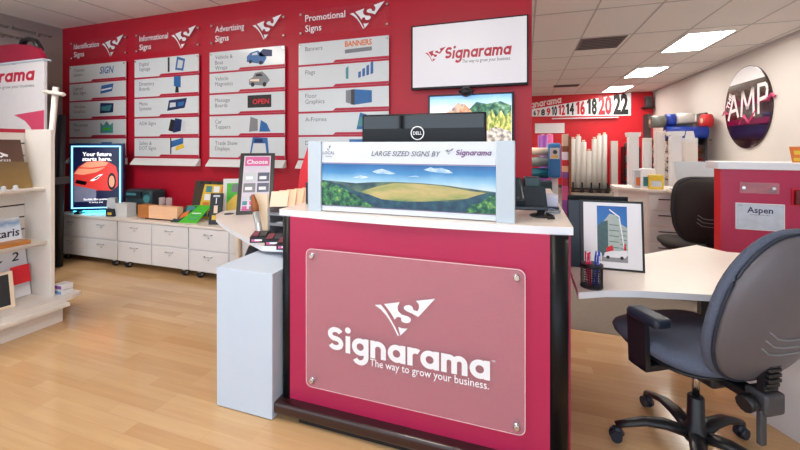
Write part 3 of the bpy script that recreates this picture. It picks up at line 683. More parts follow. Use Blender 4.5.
TX0, TX1, TY0, TY1 = -1.565, -1.26, 2.02, 2.27
mb = MB(); mb.box((TX0, TY0, ZW), (TX0+.012, TY1, ZW+.2), GREY); mb.box((TX1-.012, TY0, ZW), (TX1, TY1, ZW+.2), GREY); mb.box((TX0, TY1-.01, ZW), (TX1, TY1, ZW+.2), GREY); mb.done('body', t)
for z in (.02, .085, .15):
    mb = MB(); mb.box((TX0+.01, TY0, ZW+z), (TX1-.01, TY1, ZW+z+.008), SILVER); mb.box((TX0+.01, TY0-.004, ZW+z), (TX1-.01, TY0, ZW+z+.018), GREY); mb.done('shelf', t)
mb = MB(); mb.box((TX0+.05, TY0+.02, ZW+.0935), (TX1-.05, TY1-.02, ZW+.105), LGREY); o = mb.done('paper_stack'); tag(o, 'pale paper stack in the middle tier of the grey tray', 'paper')
CARD = mat('peach_card_fan', (252, 204, 168), .55, noise=.04)
for i in range(6):
    mb = MB(); a = math.radians(-8+4*i)
    x0 = TX0-.0+i*.042; zz = ZW+.2
    fr = Fr((x0, TY0+.015+.018*i, zz), (1, .12, .05), (.03*(i-2), .3, 1))
    mb.box((0, 0, 0), (.125, .10+.006*i, .003), CARD if i else BEIGE, fr); o = mb.done('display_card')
    tag(o, ['beige card at the left end of the fan on the grey tray', 'peach card second in the fan on the grey tray', 'peach card third in the fan on the grey tray', 'peach card fourth in the fan on the grey tray', 'peach card fifth in the fan on the grey tray', 'peach card at the counter end of the fan on the grey tray'][i], 'card', 'fanned cards on the tray')
# tall beige leaflet leaning at the left of the tray
fr = Fr((TX0-.135, TY0+.04, ZW), (1, -.25, 0), (-.06, .08, 1)); mb = MB(); mb.box((0, 0, -.012), (.125, .28, 0), BEIGE, fr); o = mb.done('leaflet'); tag(o, 'tall beige leaflet standing at the side of the grey tray', 'leaflet')
# red pennant sign and dark box at the back edge of the counter, beside the white sign
t = thing('pennant_sign', 'bright red triangular pennant standing behind the white countertop sign', 'flag', (-1.35, 2.2, ZW))
mb = MB(); a = PY(294, 206, 2.2); b = PY(310, 143, 2.2); c = PY(313, 206, 2.2)
mb.prism([(a.x, ZW+.01), (c.x, ZW+.01), (c.x, b.z-.02), (b.x-.005, b.z), (PY(300, 172, 2.2).x, PY(300, 172, 2.2).z)], -.004, .004, REDB, Fr((0, 2.2, 0), (1, 0, 0), (0, 0, 1))); mb.done('panel', t)
mb = MB(); mb.box((a.x-.02, 2.14, ZW), (c.x+.02, 2.26, ZW+.012), BLACK); mb.done('foot', t)
mb = MB(); p = PZ(306, 205, ZT); mb.box((-1.2, 1.88, ZT), (-1.1, 1.97, ZT+.125), NAVY, bev=.005); mb.box((-1.19, 1.89, ZT+.125), (-1.11, 1.96, ZT+.128), BLACK); o = mb.done('card_dispenser'); tag(o, 'small dark navy dispenser box at the back left corner of the counter top', 'box')
mb = MB(); p = (-1.15, 1.925, ZT+.128); mb.lathe([(.02, 0), (.04, .02), (.042, .045), (.03, .07), (.01, .08)], GREY, p, 14); o = mb.done('stress_ball'); tag(o, 'small grey rounded figure on top of the dark dispenser box', 'ornament')

# ------------------------------------------------------------------ drawer pedestals along the red wall
ZCB = .56; YC = 3.05
GRV = mat('white_drawer_front', (230, 228, 230), .4, noise=.02)
names = ['white four-drawer pedestal below the glowing car poster', 'white four-drawer pedestal below the light wood block', 'white four-drawer pedestal below the black framed flyer stand', 'white four-drawer pedestal half hidden behind the curved desk wing']
ux = [-5.47+1.055*i for i in range(4)]
for i in range(4):
    x0, x1 = ux[i]+.004, ux[i]+1.05
    t = thing('drawer_pedestal', names[i], 'drawers', ((x0+x1)/2, YC+.22, 0), 0, 'white drawer pedestals along the red wall')
    mb = MB(); mb.box((x0, YC+.012, .078), (x1, YS-.01, ZCB-.025), WHITE); mb.done('body', t)
    for c in range(2):
        for r in range(2):
            a0 = x0+.006+c*(x1-x0)/2; a1 = a0+(x1-x0)/2-.012; b0 = .082+r*.228; b1 = b0+.218
            mb = MB(); mb.box((a0, YC-.004, b0), (a1, YC+.0115, b1), GRV, bev=.003); dr = mb.done('drawer', t)
            mb = MB(); xm = (a0+a1)/2; zz = b1-.055
            mb.tube([(xm-.05, YC-.004, zz), (xm-.045, YC-.025, zz), (xm+.045, YC-.025, zz), (xm+.05, YC-.004, zz)], .005, SILVER, 6); mb.done('handle', dr)
            mb = MB(); mb.cyl((xm, YC-.003, zz-.035), (xm, YC-.008, zz-.035), .008, SILVER, seg=10); mb.done('lock', dr)
    for x in (x0+.1, x1-.1):
        mb = MB(); mb.cyl((x-.022, YC+.05, .032), (x+.022, YC+.05, .032), .032, BLACK, seg=14); mb.cyl((x-.026, YC+.05, .032), (x+.026, YC+.05, .032), .016, SILVER, seg=12); mb.box((x-.02, YC+.03, .05), (x+.02, YC+.08, .079), SILVER); mb.done('caster', t)
mb = MB(); mb.box((-5.49, YC-.012, ZCB-.025), (ux[3]+1.055, YS, ZCB), WTOP, bev=.003); o = mb.done('worktop'); tag(o, 'long white worktop across the drawer pedestals by the red wall', 'worktop')

# glowing car poster
def turned(c, ang): 
    a = math.radians(ang); return Fr(c, (math.cos(a), math.sin(a), 0), (0, 0, 1), (math.sin(a), -math.cos(a), 0))
LED = mat('led_edge_strip', (140, 220, 255), .4, emit=1.7, noise=.01)
NAVYF = mat('blue_lightbox_frame', (28, 52, 104), .35)
cc = Vector((-5.025, 3.215, ZCB)); w, h = .585, .86
a = math.radians(29); u = Vector((math.cos(a), math.sin(a), 0))
t = thing('light_box_poster', 'glowing blue edged light box with a red sports car poster', 'light box', cc, 0)
fr = turned(cc-u*(w/2), 29)
mb = MB(); mb.box((0, .03, -.05), (w, h, 0), NAVYF, fr); mb.done('frame', t)
mb = MB()
for q in (((.022, .06, 0), (.038, h-.03, .006)), ((w-.038, .06, 0), (w-.022, h-.03, .006)), ((.038, h-.044, 0), (w-.038, h-.03, .006)), ((.038, .06, 0), (w-.038, .072, .006))): mb.box(q[0], q[1], LED, fr)
mb.done('led_strip', t)
LEDU = mat('led_under_glow', (70, 225, 255), .4, emit=9.0, noise=.01)
mb = MB(); mb.box((.04, .022, -.045), (w-.04, .0295, -.005), LEDU, fr); mb.done('led_strip', t)
for x in (.08, w-.14):
    mb = MB(); mb.box((x, 0, -.09), (x+.06, .03, .06), BLACK, fr); mb.done('foot', t)
PN = mat('poster_navy', (22, 28, 66), .3, emit=.5, noise=.4, scale=9)
PR = mat('poster_car_red', (222, 62, 58), .3, emit=.5, noise=.12, scale=8)
PL = mat('poster_car_highlight', (246, 160, 128), .3, emit=.55, noise=.1, scale=8)
PG = mat('poster_grey', (120, 124, 150), .3, emit=.5, noise=.2, scale=10)
PK = mat('poster_black', (20, 14, 20), .3, emit=.2)
PW = mat('poster_white', (245, 245, 250), .3, emit=.9)
mb = MB(); mb.box((.055, .085, 0), (w-.055, h-.055, .004), PN, fr)
iw, ih = w-.11, h-.14
def pp(pts, m, c): mb.poly([fr.P(.055+x*iw, .085+y*ih, c) for x, y in pts], m)
pp([(0, .28), (.0, .58), (.1, .68), (.28, .76), (.62, .78), (.8, .75), (.96, .68), (1, .55), (1, .34), (.86, .26), (.55, .27), (.3, .24)], PR, .005)
pp([(.12, .67), (.28, .755), (.62, .772), (.78, .745), (.72, .69), (.4, .66)], PL, .0055)
pp([(.0, .56), (.1, .65), (.42, .64), (.72, .67), (.5, .58), (.2, .54)], PL, .0054)
pp([(.36, .44), (.58, .54), (.66, .55), (.52, .46), (.42, .43)], PW, .006); pp([(.42, .455), (.56, .52), (.6, .52), (.5, .46)], PK, .0063)
pp([(.0, .08), (.5, .08), (.5, .28), (.4, .3), (.0, .36)], PG, .006)
pp([(.02, .4), (.25, .36), (.3, .42), (.05, .46)], PK, .006)
pp([(.86+.1*math.cos(q/14*2*PI), .42+.15*math.sin(q/14*2*PI)) for q in range(14)], PK, .006)
pp([(.86+.065*math.cos(q/14*2*PI), .42+.1*math.sin(q/14*2*PI)) for q in range(14)], PL, .0065)
mb.text('Your future', fr, w/2+.01, h-.155, .066, PW, bold=.03, align='C', width=.32, c=.007); mb.text('starts here.', fr, w/2+.01, h-.215, .066, PW, bold=.03, align='C', width=.32, c=.007)
mb.text('Backlit film poster', fr, w/2, .16, .034, PW, bold=.02, align='C', width=.27, c=.007); mb.text('in every size', fr, w/2, .125, .028, PW, bold=.01, align='C', width=.15, c=.007)
mb.box((w-.15, .1, .0045), (w-.08, .12, .005), PINK, fr)
mb.done('poster', t)

# things on the pedestal worktop
def simple(name, label, cat, build, group=None):
    mb = MB(); build(mb); o = mb.done(name); tag(o, label, cat, group); return o
DTEAL = mat('dark_teal_case', (34, 62, 68), .4, noise=.15)
p = PZ(140, 208, ZCB); q = PZ(152, 205, ZCB)
t = thing('card_printer', 'dark teal boxy machine on the worktop behind the wood block', 'machine', (-4.42, 3.4, ZCB))
mb = MB(); mb.box((-4.62, 3.28, ZCB), (-4.2, 3.48, ZCB+.3), DTEAL, bev=.03); mb.done('body', t)
mb = MB(); mb.box((-4.6, 3.265, ZCB+.2), (-4.34, 3.279, ZCB+.28), NAVY); mb.box((-4.58, 3.262, ZCB+.235), (-4.42, 3.265, ZCB+.262), TEAL); mb.done('control_panel', t)
mb = MB(); mb.cyl((-4.26, 3.27, ZCB+.2), (-4.26, 3.28, ZCB+.2), .05, TEAL); mb.done('dial', t)
simple('white_carton', 'small white carton on the worktop in front of the dark teal machine', 'box', lambda m: m.box((-4.6, 3.14, ZCB), (-4.40, 3.255, ZCB+.15), WHITE, bev=.004))
fr = turned((-4.78, 3.16, ZCB), 25)
t = thing('sample_block', 'white sample block leaning beside the glowing poster', 'sample', (-4.7, 3.2, ZCB))
mb = MB(); mb.prism([(0, 0), (.13, 0), (.10, .2), (.02, .2)], -.06, 0, LGREY, fr); mb.done('body', t)
mb = MB(); mb.prism([(.01, .01), (.11, .01), (.09, .07), (.03, .09)], 0, .003, DTEAL, fr); mb.done('print', t)
fr = turned((-4.66, 3.085, ZCB), 12)
simple('sample_plaque', 'little dark and yellow plaque propped on the worktop edge by the glowing poster', 'plaque', lambda m: (m.prism([(0, 0), (.1, 0), (.085, .09), (-.01, .09)], -.03, 0, NAVY, fr), m.box((.02, .02, 0), (.07, .05, .001), YELLOW, fr)))
# wood block sign
p = PZ(139, 211, ZCB)
t = thing('wood_block_sign', 'long light wood block with darker brown end, lying on the worktop', 'sign', (-4.1, 3.16, ZCB))
x0, x1 = XY(138, 3.12), XY(177, 3.12); xb = XY(148.5, 3.12)
mb = MB(); mb.box((xb, 3.12, ZCB+.015), (x1, 3.2, ZCB+.155), PEACH, bev=.004); mb.done('plank', t)
mb = MB(); mb.box((x0, 3.115, ZCB+.015), (xb, 3.205, ZCB+.16), mat('brown_block_end', (192, 122, 62), .5, noise=.15), bev=.004); mb.done('end_block', t)
mb = MB(); mb.box((x0+.1, 3.125, ZCB), (x1-.06, 3.195, ZCB+.015), BLACK); mb.done('base', t)
for px, l in ((162, 'clear cup behind the wood block, nearer the teal machine'), (169, 'clear cup behind the wood block, nearer the green leaflet')):
    x = XY(px, 3.32); mb = MB(); mb.lathe([(.028, 0), (.03, .01), (.035, .22), (.033, .22), (.027, .012), (.001, .012)], acrylic('cup_plastic', (235, 215, 215), .35, .1), (x, 3.32, ZCB), 16); o = mb.done('clear_cup'); tag(o, l, 'cup', 'clear cups')
# leaning green leaflet
p = PZ(186, 215, ZCB)
t, fr = place_board('green_leaflet', 'green and teal leaflet propped up on the worktop', 'leaflet', (-3.49, 3.10), 8, 50, .34, .26, ZCB)
mb = MB(); mb.prism([(0, 0), (.32, .0), (.36, .26), (.06, .24)], -.008, 0, GREEN, fr); mb.done('sheet', t)
mb = MB(); mb.prism([(0.002, 0.002), (.1, .002), (.2, .235), (.062, .235)], 0, .001, DTEAL, fr); mb.prism([(.08, .05), (.15, .1), (.14, .18), (.07, .12)], .001, .002, ORANGE, fr); mb.prism([(.1, .15), (.2, .2), (.15, .236), (.07, .236)], .001, .0022, TEAL, fr)
for k in range(3): mb.box((.19, .05+.04*k, 0), (.3, .062+.04*k, .001), WPRINT if k == 2 else TEAL, fr)
mb.done('print', t)
# black trimmed poster with yellow tiles
t, fr = place_board('yellow_sample_board', 'black trimmed board of yellow picture tiles leaning to the red wall', 'board', (-3.34, 3.38), 4, 12, .56, .40, ZCB)
w, h = .50, .40
mb = MB(); mb.box((-.07, 0, -.02), (.57, .43, -.004), mat('speckled_black_board', (60, 52, 42), .6, noise=.8, scale=40), fr); mb.done('backing', t)
mb = MB(); mb.prism([(.03, .0), (w, .0), (w, .39), (.07, .39)], -.004, 0, YELLOW, fr)
for r in range(4):
    for c in range(4): mb.box((.075+c*.105+.008*(r), .02+r*.093, 0), (.16+c*.105+.006*r, .09+r*.093, .001), [BLUE, TEAL, LGREY, ORANGE, GREY, BLUED, WPRINT, BROWN][(r*3+c*5) % 8], fr)
mb.done('tiles', t)
for c in range(5):
    mb = MB(); p = fr.P(.02+.12*c, .405, 0); mb.cyl(p-fr.n*.004, p+fr.n*.004, .018, BLACK, seg=10); mb.done('stud', t)
# black flyer stand and white/yellow card
t, fr = place_board('black_flyer_stand', 'narrow black flyer stand at the front edge of the worktop', 'stand', (-3.1, 3.13), 20, 10, .13, .33, ZCB)
mb = MB(); mb.box((0, 0, -.02), (.13, .33, 0), BLACK, fr, bev=.003); mb.done('frame', t)
mb = MB(); mb.box((.03, .05, 0), (.1, .1, .001), YELLOW, fr); mb.box((.045, .12, 0), (.085, .2, .001), BEIGE, fr); mb.box((.06, .22, 0), (.07, .28, .001), WPRINT, fr); mb.box((.03, .29, 0), (.1, .31, .001), LGREY, fr); mb.done('print', t)
t, fr = place_board('leaflet_holder', 'tall white leaflet holder with yellow and green leaflet, behind the tilted flyer board', 'holder', (-3.02, 3.33), 30, 8, .26, .47, ZCB)
mb = MB(); mb.box((0, 0, -.03), (.26, .47, 0), WHITE, fr, bev=.003); mb.done('holder', t)
mb = MB(); mb.box((.04, .05, 0), (.24, .42, .001), GREEN, fr); mb.prism([(.04, .05), (.24, .05), (.24, .25), (.14, .3), (.04, .2)], .001, .0018, YELLOW, fr); mb.prism([(.08, .33), (.24, .3), (.24, .4), (.1, .41)], .001, .002, GREY, fr); mb.done('print', t)

# ------------------------------------------------------------------ slatwall display stand at the left
t = thing('slatwall_stand', 'cream slatwall display stand with end panel and wide base', 'stand', (-3.75, 1.3, 0))
YE = 1.95; XBK = -3.895; XFR = -3.575
mb = MB(); mb.box((XBK, YE, 0), (XFR, YE+.03, 1.525), CREAM, bev=.003); mb.done('end_panel', t)
mb = MB(); mb.box((XBK-.04, .2, 0), (XBK-.006, YE, 1.50), DGREY)
z = .22
while z < 1.5:
    mb.box((XBK-.006, .2, z), (XBK, YE, z+.088), CREAM, bev=.002); z += .1
mb.done('slat_board', t)
mb = MB(); mb.box((XBK-.04, .2, 1.5), (XBK+.002, YE, 1.53), REDD); mb.done('top_trim', t)
# shelf over and under
for z, xf, l in ((1.06, -3.63, 'upper'), (.635, -3.605, 'lower')):
    mb = MB(); mb.box((XBK, .2, z-.03), (xf-.02, YE, z), CREAM); mb.cyl((xf-.02, .2, z-.015), (xf-.02, YE, z-.015), .015, CREAM, seg=12); mb.done('shelf', t)
mb = MB(); mb.box((-3.9, .2, 0.0), (-3.487, 1.985, .13), CREAM, bev=.003); mb.done('base', t)
mb = MB(); mb.prism([(-3.9, .2), (-3.42, .2), (-3.415, 1.95), (-3.41, 1.99), (-3.545, 2.0), (-3.9, 2.0)], .13, .155, CREAM); mb.done('base_deck', t)
mb = MB(); mb.prism([(-3.9, .2), (-3.43, .2), (-3.47, 2.04), (-3.50, 2.12), (-3.9, 2.12)], .1555, .19, CREAM); mb.done('tray_board', t)
# upper shelf: brown photo board
BRN = ramp_mat('brown_grass_print', [(0, (150, 118, 62)), (.5, (118, 92, 56)), (.54, (92, 62, 48)), (1, (84, 56, 46))], 1.08, 1.45, ns=.12, scale=30)
fr = Fr((-3.70, 1.05, 1.063), (.0, 1, 0), (-.2, 0, 1), (1, 0, .2))
p0 = PX(33, 180, -3.7)
yy = PX(33, 181, -3.72).y
t = thing('brown_photo_board', 'brown photo board with white bird mark leaning on the upper shelf', 'board', (-3.72, 1.6, 1.06))
fr = Fr((-3.72, .95, 1.063), (.0, 1, 0), (-.18, 0, 1), (1, 0, .18))
mb = MB(); mb.prism([(0, 0), (yy-.95, 0), (yy-.95-.015, .2), (yy-.95-.035, .205), (yy-.95-.045, .385), (0, .385)], -.012, 0, BRN, fr); mb.done('board', t)
mb = MB(); e = yy-.95
for pl in ([(e-.18, .29), (e-.13, .265), (e-.135, .25), (e-.165, .26)], [(e-.19, .255), (e-.17, .245), (e-.15, .262)]): mb.poly([fr.P(x, y, .001) for x, y in pl], WPRINT)
mb.text('cypress', fr, e-.17, .215, .035, WPRINT, align='C', c=.001); mb.done('white_mark', t)
for i, (y, m, l) in enumerate(((1.67, STRIP, 'small pale figure on the upper stand shelf, nearest the end panel'), (1.60, LGREY, 'small grey figure in the middle of the upper stand shelf'), (1.52, SILVER, 'small silver figure on the upper stand shelf beside the brown board'))):
    mb = MB(); mb.lathe([(.016, 0), (.02, .008), (.012, .018), (.016, .026), (.006, .034)], m, (-3.69, y+.12, 1.06), 12); o = mb.done('small_ornament'); tag(o, l, 'ornament', 'small figures on the upper shelf')
# lower shelf: number plates, wood strip
pl_t = thing('name_plate', 'pale blue plate with black script letters on the lower stand shelf', 'plate', (-3.72, 1.4, .635))
fr = Fr((-3.76, 1.0, .664), (0, 1, 0), (-.25, 0, 1), (1, 0, .25)); ye = PX(24, 240, -3.74).y-1.0
PLB = ramp_mat('plate_print', [(0, (226, 232, 240)), (.55, (206, 216, 232)), (.75, (120, 150, 190)), (1, (228, 226, 226))], .66, .84, ns=.25, scale=20)
mb = MB(); mb.box((0, 0, -.006), (ye, .175, 0), PLB, fr); mb.done('plate', pl_t)
mb = MB(); mb.text('Tkaris', fr, ye-.012, .03, .085, KPRINT, bold=.02, shear=.15, align='R', c=.001, width=.19); mb.done('lettering', pl_t)
simple('wood_strip', 'orange brown wood strip along the lower stand shelf', 'strip', lambda m: m.box((-3.80, .25, .6352), (-3.64, 1.86, .663), mat('orange_wood', (196, 128, 58), .45, noise=.15, scale=14), bev=.003))
# base deck: white poster with 2, red board, two framed prints, plastic wrap
t = thing('white_number_poster', 'white poster with large numeral 2 leaning at the back of the stand base', 'poster', (-3.8, 1.5, .19))
fr = Fr((-3.80, 1.1, .1925), (0, 1, 0), (-.2, 0, 1), (1, 0, .2)); ye = PX(31, 300, -3.80).y-1.1
mb = MB(); mb.box((0, 0, -.01), (ye, .385, 0), WPRINT, fr); mb.done('sheet', t)
mb = MB(); mb.text('2', fr, ye-.095, .29, .095, KPRINT, bold=.01, shear=.2, align='L', c=.001); mb.text('Y', fr, ye-.21, .24, .1, KPRINT, bold=.01, shear=.3, c=.001)
mb.prism([(ye-.5, 0), (ye-.1, 0), (ye-.1, .09), (ye-.2, .12), (ye-.3, .2), (ye-.5, .26)], 0, .001, KPRINT, fr); mb.prism([(ye-.3, .03), (ye-.14, .03), (ye-.16, .08), (ye-.28, .1)], .001, .002, LGREY, fr); mb.done('print', t)
fr = Fr((-3.765, 1.1+ye-.135, .31), (0, 1, .0), (-.2, 0, 1), (1, 0, .2))
simple('red_square_card', 'bright red square card stuck on the white poster at the stand base', 'card', lambda m: m.box((0, 0, 0), (.115, .14, .006), REDB, fr))
fr = Fr((-3.67, 1.32, .1925), (.12, 1, .0), (-.42, .12, 1), None)
t = thing('framed_print', 'dark framed print tilted back on the stand base', 'picture', (-3.66, 1.3, .19))
n = fr.u.cross(fr.v).normalized(); fr.n = n if n.x > 0 else -n
ww = .44
mb = MB(); mb.box((0, 0, -.012), (ww, .27, 0), BEIGE, fr, bev=.002); mb.done('frame', t)
mb = MB(); mb.box((.02, .02, 0), (ww-.025, .25, .001), KPRINT, fr); mb.box((.05, .05, .001), (ww-.1, .2, .0018), GREY, fr); mb.done('print', t)
t = thing('plastic_wrap', 'crumpled clear plastic wrap on the front of the stand base', 'wrap', (-3.56, 1.5, .19))
mb = MB()
for k in range(5):
    y = 1.42+.05*k; mb.tube([(-3.58+random.uniform(-.03, .03), y+random.uniform(-.03, .03), .2+random.uniform(0, .02)) for _ in range(4)], [.008, .02, .016, .006], LGREY, 6)
mb.done('wrap', t)
# two boxes of business cards on the tray tip
for i, (z, m, l) in enumerate(((.19, mat('card_box_blue', (120, 156, 196), .4), 'pale blue card box, bottom of the little stack on the stand base tip'), (.232, PURPLE, 'purple card box on top of the little stack on the stand base tip'))):
    x0, y0 = -3.63, 2.0
    t = thing('card_carton', l, 'box', (x0+.05, y0+.04, z), 0, 'small card boxes on the stand base')
    mb = MB(); mb.box((x0, y0, z+.0005), (x0+.105, y0+.08, z+.038), WHITE, bev=.002); mb.done('box', t)
    mb = MB(); mb.box((x0+.015, y0-.001, z+.006), (x0+.095, y0, z+.03), m); mb.done('label', t)

# banner display behind the stand
yb = 2.62
t = thing('banner_display', 'white banner display with dark red curved top, behind the slatwall stand', 'banner', (-5.3, yb, 0))
xr = XY(44, yb); zt = PY(43, 59, yb).z; BW = 1.5; xl = xr-BW
fr = Fr((xl, yb, 0))
mb = MB(); mb.box((0, .06, -.03), (BW, zt, 0), mat('banner_white', (214, 210, 214), .45), fr, bev=.004); mb.done('panel', t)
MAR = mat('maroon_cover', (150, 20, 56), .35, noise=.05)
mb = MB(); mb.prism([(0, zt), (BW, zt)]+[(BW-.03, zt+.06), (BW-.10, zt+.13), (BW-.25, zt+.17), (BW-.5, zt+.20), (BW*.4, zt+.21), (0, zt+.19)], -.03, .01, MAR, fr); mb.done('curved_top', t)
mb = MB(); mb.box((0, zt-.015, -.06), (BW+.01, zt+.004, .012), ALU, fr); mb.done('rail', t)
mb = MB(); mb.tube([fr.P(BW-.44, zt+.17, -.03), fr.P(BW-.40, zt+.24, -.03), fr.P(BW-.30, zt+.25, -.03), fr.P(BW-.2, zt+.22, -.03), fr.P(BW-.12, zt+.12, -.03)], .035, BLACK, 8, sy=.7); mb.done('handle', t)
mb = MB(); p = PY(35, 80, yb); q = PY(0, 79, yb); lw = (p.x-q.x)/.47
mb.text('Signarama', fr, p.x-xl, p.z-.0, .21, REDD, bold=.03, shear=.15, align='R', width=lw, c=.001)
mb.text('The way to grow your business.', fr, p.x-xl, p.z-.07, .05, GPRINT, align='R', c=.001, width=lw*.7)
mb.text('LOCALLY OWNED', fr, p.x-xl-.33, p.z+.19, .04, GPRINT, align='R', c=.001)
q0 = PY(14, 115, yb); q1 = PY(44, 110, yb); q2 = PY(44, 136, yb)
P_ = [(q0.x-xl, q0.z), (q1.x-xl, q1.z), (q2.x-xl, q2.z-.3)]+[(PY(x, y, yb).x-xl, PY(x, y, yb).z) for x, y in ((34, 138), (31, 128), (25, 121), (19, 117.5))]
mb.poly([fr.P(x, z, .001) for x, z in P_], mat('banner_pink', (206, 66, 104), .45)); mb.done('print', t)
mb = MB(); mb.box((xl, yb-.12, 0), (xr, yb+.10, .06), BLACK, bev=.01); mb.done('foot', t)
# dark folded easel behind, miniature white sign post
t = thing('sign_post', 'white wooden yard sign post with cross arm leaning behind the slatwall stand', 'post', (-4.35, 2.45, 0))
a = PY(50.5, 150, 2.4); b = PY(56, 87, 2.4)
d = (b-a).normalized(); base = a-d*(a.z/d.z)
mb = MB(); mb.tube([base, b], .028, CREAM, 4, up=(0, 1, .01)); mb.done('post', t)
c0 = PY(44, 91.5, 2.37); c1 = PY(64, 94.5, 2.37)
mb = MB(); mb.tube([c0, c1], .02, CREAM, 4, up=(0, 1, .01)); mb.done('cross_arm', t)
t = thing('folded_easel', 'black folded easel standing between the stand and the red wall', 'easel', (-4.9, 2.85, 0))
for px, m in ((52.5, BLACK), (55.5, DGREY), (58.5, BLACK)):
    y = 2.86; p0 = PZ(px, 268, 0)
    x = XY(px, y)
    mb = MB(); mb.tube([(x, y, 0), (x-.02, y+.05, 1.75)], [.045, .038], m, 6); mb.done('leg', t)
mb = MB(); mb.box((XY(51, 2.86), 2.80, .95), (XY(61, 2.86), 2.95, 1.03), DGREY); mb.done('hinge_block', t)

# ------------------------------------------------------------------ white desk on the right
ZD = .72
t = thing('office_desk', 'white curved office desk beside the red counter, grey chair pulled up', 'desk', (.8, 2.5, 0))
pts = [(.235, 1.90), (.36, 1.965), (.51, 2.01), (.65, 2.035), (.80, 2.06), (.95, 2.10), (1.08, 2.10), (1.2, 2.0), (1.35, 1.75), (1.9, 1.75), (1.9, 2.9), (1.22, 2.92), (1.11, 3.06), (.68, 2.67), (.42, 2.45), (.235, 2.40)]
mb = MB(); mb.prism(pts, ZD-.03, ZD, WTOP, side=WEDGE); mb.done('desk_top', t)
d = Vector((.35, -.58, 0)).normalized(); n = Vector((-d.y, d.x, 0))
mb = MB(); fr = Fr((1.10, 2.49, 0), d, (0, 0, 1)); mb.box((0, 0, -.012), (.85, ZD-.03, .012), WPAINT, fr); mb.done('modesty_panel', t)
mb = MB(); mb.box((1.04, 2.80, 0), (1.10, 2.86, ZD-.03), BLACK); mb.done('leg', t)
mb = MB(); mb.box((.74, 2.45, ZD-.06), (.98, 2.55, ZD-.03), BLACK); mb.done('bracket', t)

# black framed folder with the crane photograph
t = thing('photo_folder', 'black standing folder with photo of a building, crane and white truck', 'frame', (.45, 2.33, ZD))
fr = Fr((.292, 2.29, ZD), (1, .02, 0), (0, .10, 1)); fr.n = fr.u.cross(fr.v)
w, h = .315, .375
mb = MB(); mb.box((0, 0, -.014), (w, h, 0), BLACK, fr, bev=.003); mb.box((-.058, .0, -.010), (.002, h-.004, -.001), NAVY, fr, bev=.003); mb.done('front_cover', t)
fr2 = Fr((.24, 2.45, ZD), (1, .02, 0), (0, -.10, 1)); 
mb = MB(); mb.box((0, 0, -.012), (w, h+.012, 0), BLACK, fr2, bev=.003); mb.done('back_cover', t)
BSKY = ramp_mat('photo_sky', [(0, (60, 140, 206)), (1, (16, 92, 176))], ZD+.1, ZD+.36)
BLDG = mat('photo_building', (176, 190, 186), .4, noise=.2, scale=40); BLDD = mat('photo_building_shade', (66, 96, 100), .4, noise=.3, scale=50)
GRND = mat('photo_ground', (150, 150, 154), .4, noise=.2, scale=40)
mb = MB(); mb.box((.02, .012, 0), (w-.012, h-.012, .0008), WPRINT, fr); mb.done('mat_board', t)
ix0, ix1, iz0, iz1 = .088, .235, .045, .345
def im(pts, m, c): mb.poly([fr.P(ix0+x*(ix1-ix0), iz0+y*(iz1-iz0), c) for x, y in pts], m)
mb = MB()
im([(0, 0), (1, 0), (1, 1), (0, 1)], BSKY, .0012)
im([(0, 0), (1, 0), (1, .2), (0, .2)], GRND, .0015)
im([(.0, .1), (.22, .1), (.22, .68), (.16, .72), (.0, .62)], BLDD, .0018)
im([(.22, .14), (.74, .14), (.74, .76), (.62, .84), (.42, .86), (.34, .8), (.22, .72)], BLDG, .0018)
im([(.74, .14), (1, .14), (1, .62), (.74, .7)], BLDG, .0017)
im([(.22, .14), (.36, .14), (.36, .74), (.22, .72)], BLDD, .002)
for k in range(5):
    im([(.4, .26+.1*k), (.72, .25+.1*k), (.72, .262+.1*k), (.4, .272+.1*k)], BLDD, .0022)
    im([(.76, .24+.08*k), (.98, .23+.08*k), (.98, .24+.08*k), (.76, .252+.08*k)], BLDD, .0022)
im([(.88, .2), (.92, .2), (.76, .82), (.42, .95), (.41, .93), (.72, .8)], WPRINT, .0025)
im([(.86, .16), (.96, .16), (.93, .34), (.89, .34)], REDB, .0028)
im([(.28, .16), (.56, .16), (.5, .3), (.32, .26)], REDB, .0026)
im([(.2, .08), (.9, .08), (1, .14), (.98, .22), (.66, .2), (.5, .2), (.24, .16)], WPRINT, .003)
for x in (.34, .8): im([(x+.06*math.cos(q/10*2*PI), .08+.03*math.sin(q/10*2*PI)) for q in range(10)], KPRINT, .0035)
mb.done('photograph', t)

# pen cup with a wire mesh wall and pens
pc = PZ(592, 288, ZD); pc = Vector((.305, 2.0, ZD))
t = thing('pen_cup', 'black mesh cup of pens on the white desk beside the photo folder', 'cup', pc)
r = .047
mb = MB()
for k in range(28):
    a = 2*PI*k/28; mb.cyl((pc.x+r*math.cos(a), pc.y+r*math.sin(a), ZD+.004), (pc.x+r*math.cos(a), pc.y+r*math.sin(a), ZD+.108), .0017, BLACK, seg=4, caps=False)
for k in range(9):
    z = ZD+.014+k*.0115; pts = [(pc.x+r*math.cos(a), pc.y+r*math.sin(a), z) for a in [2*PI*i/24 for i in range(25)]]
    mb.tube(pts, .0015, BLACK, 4)
mb.done('mesh_wall', t)
mb = MB(); mb.lathe([(r-.004, ZD), (r+.003, ZD), (r+.003, ZD+.007), (r-.004, ZD+.007)], BLACK, (pc.x, pc.y, 0), 24); mb.done('base_ring', t)
mb = MB(); mb.lathe([(r-.004, ZD+.1), (r+.003, ZD+.1), (r+.003, ZD+.11), (r-.003, ZD+.11)], BLACK, (pc.x, pc.y, 0), 24)
mb.done('rim', t)
PINKP = mat('pink_pen', (226, 44, 92), .35); BLUEP = mat('blue_pen', (40, 80, 190), .35)
random.seed(3)
k = 0
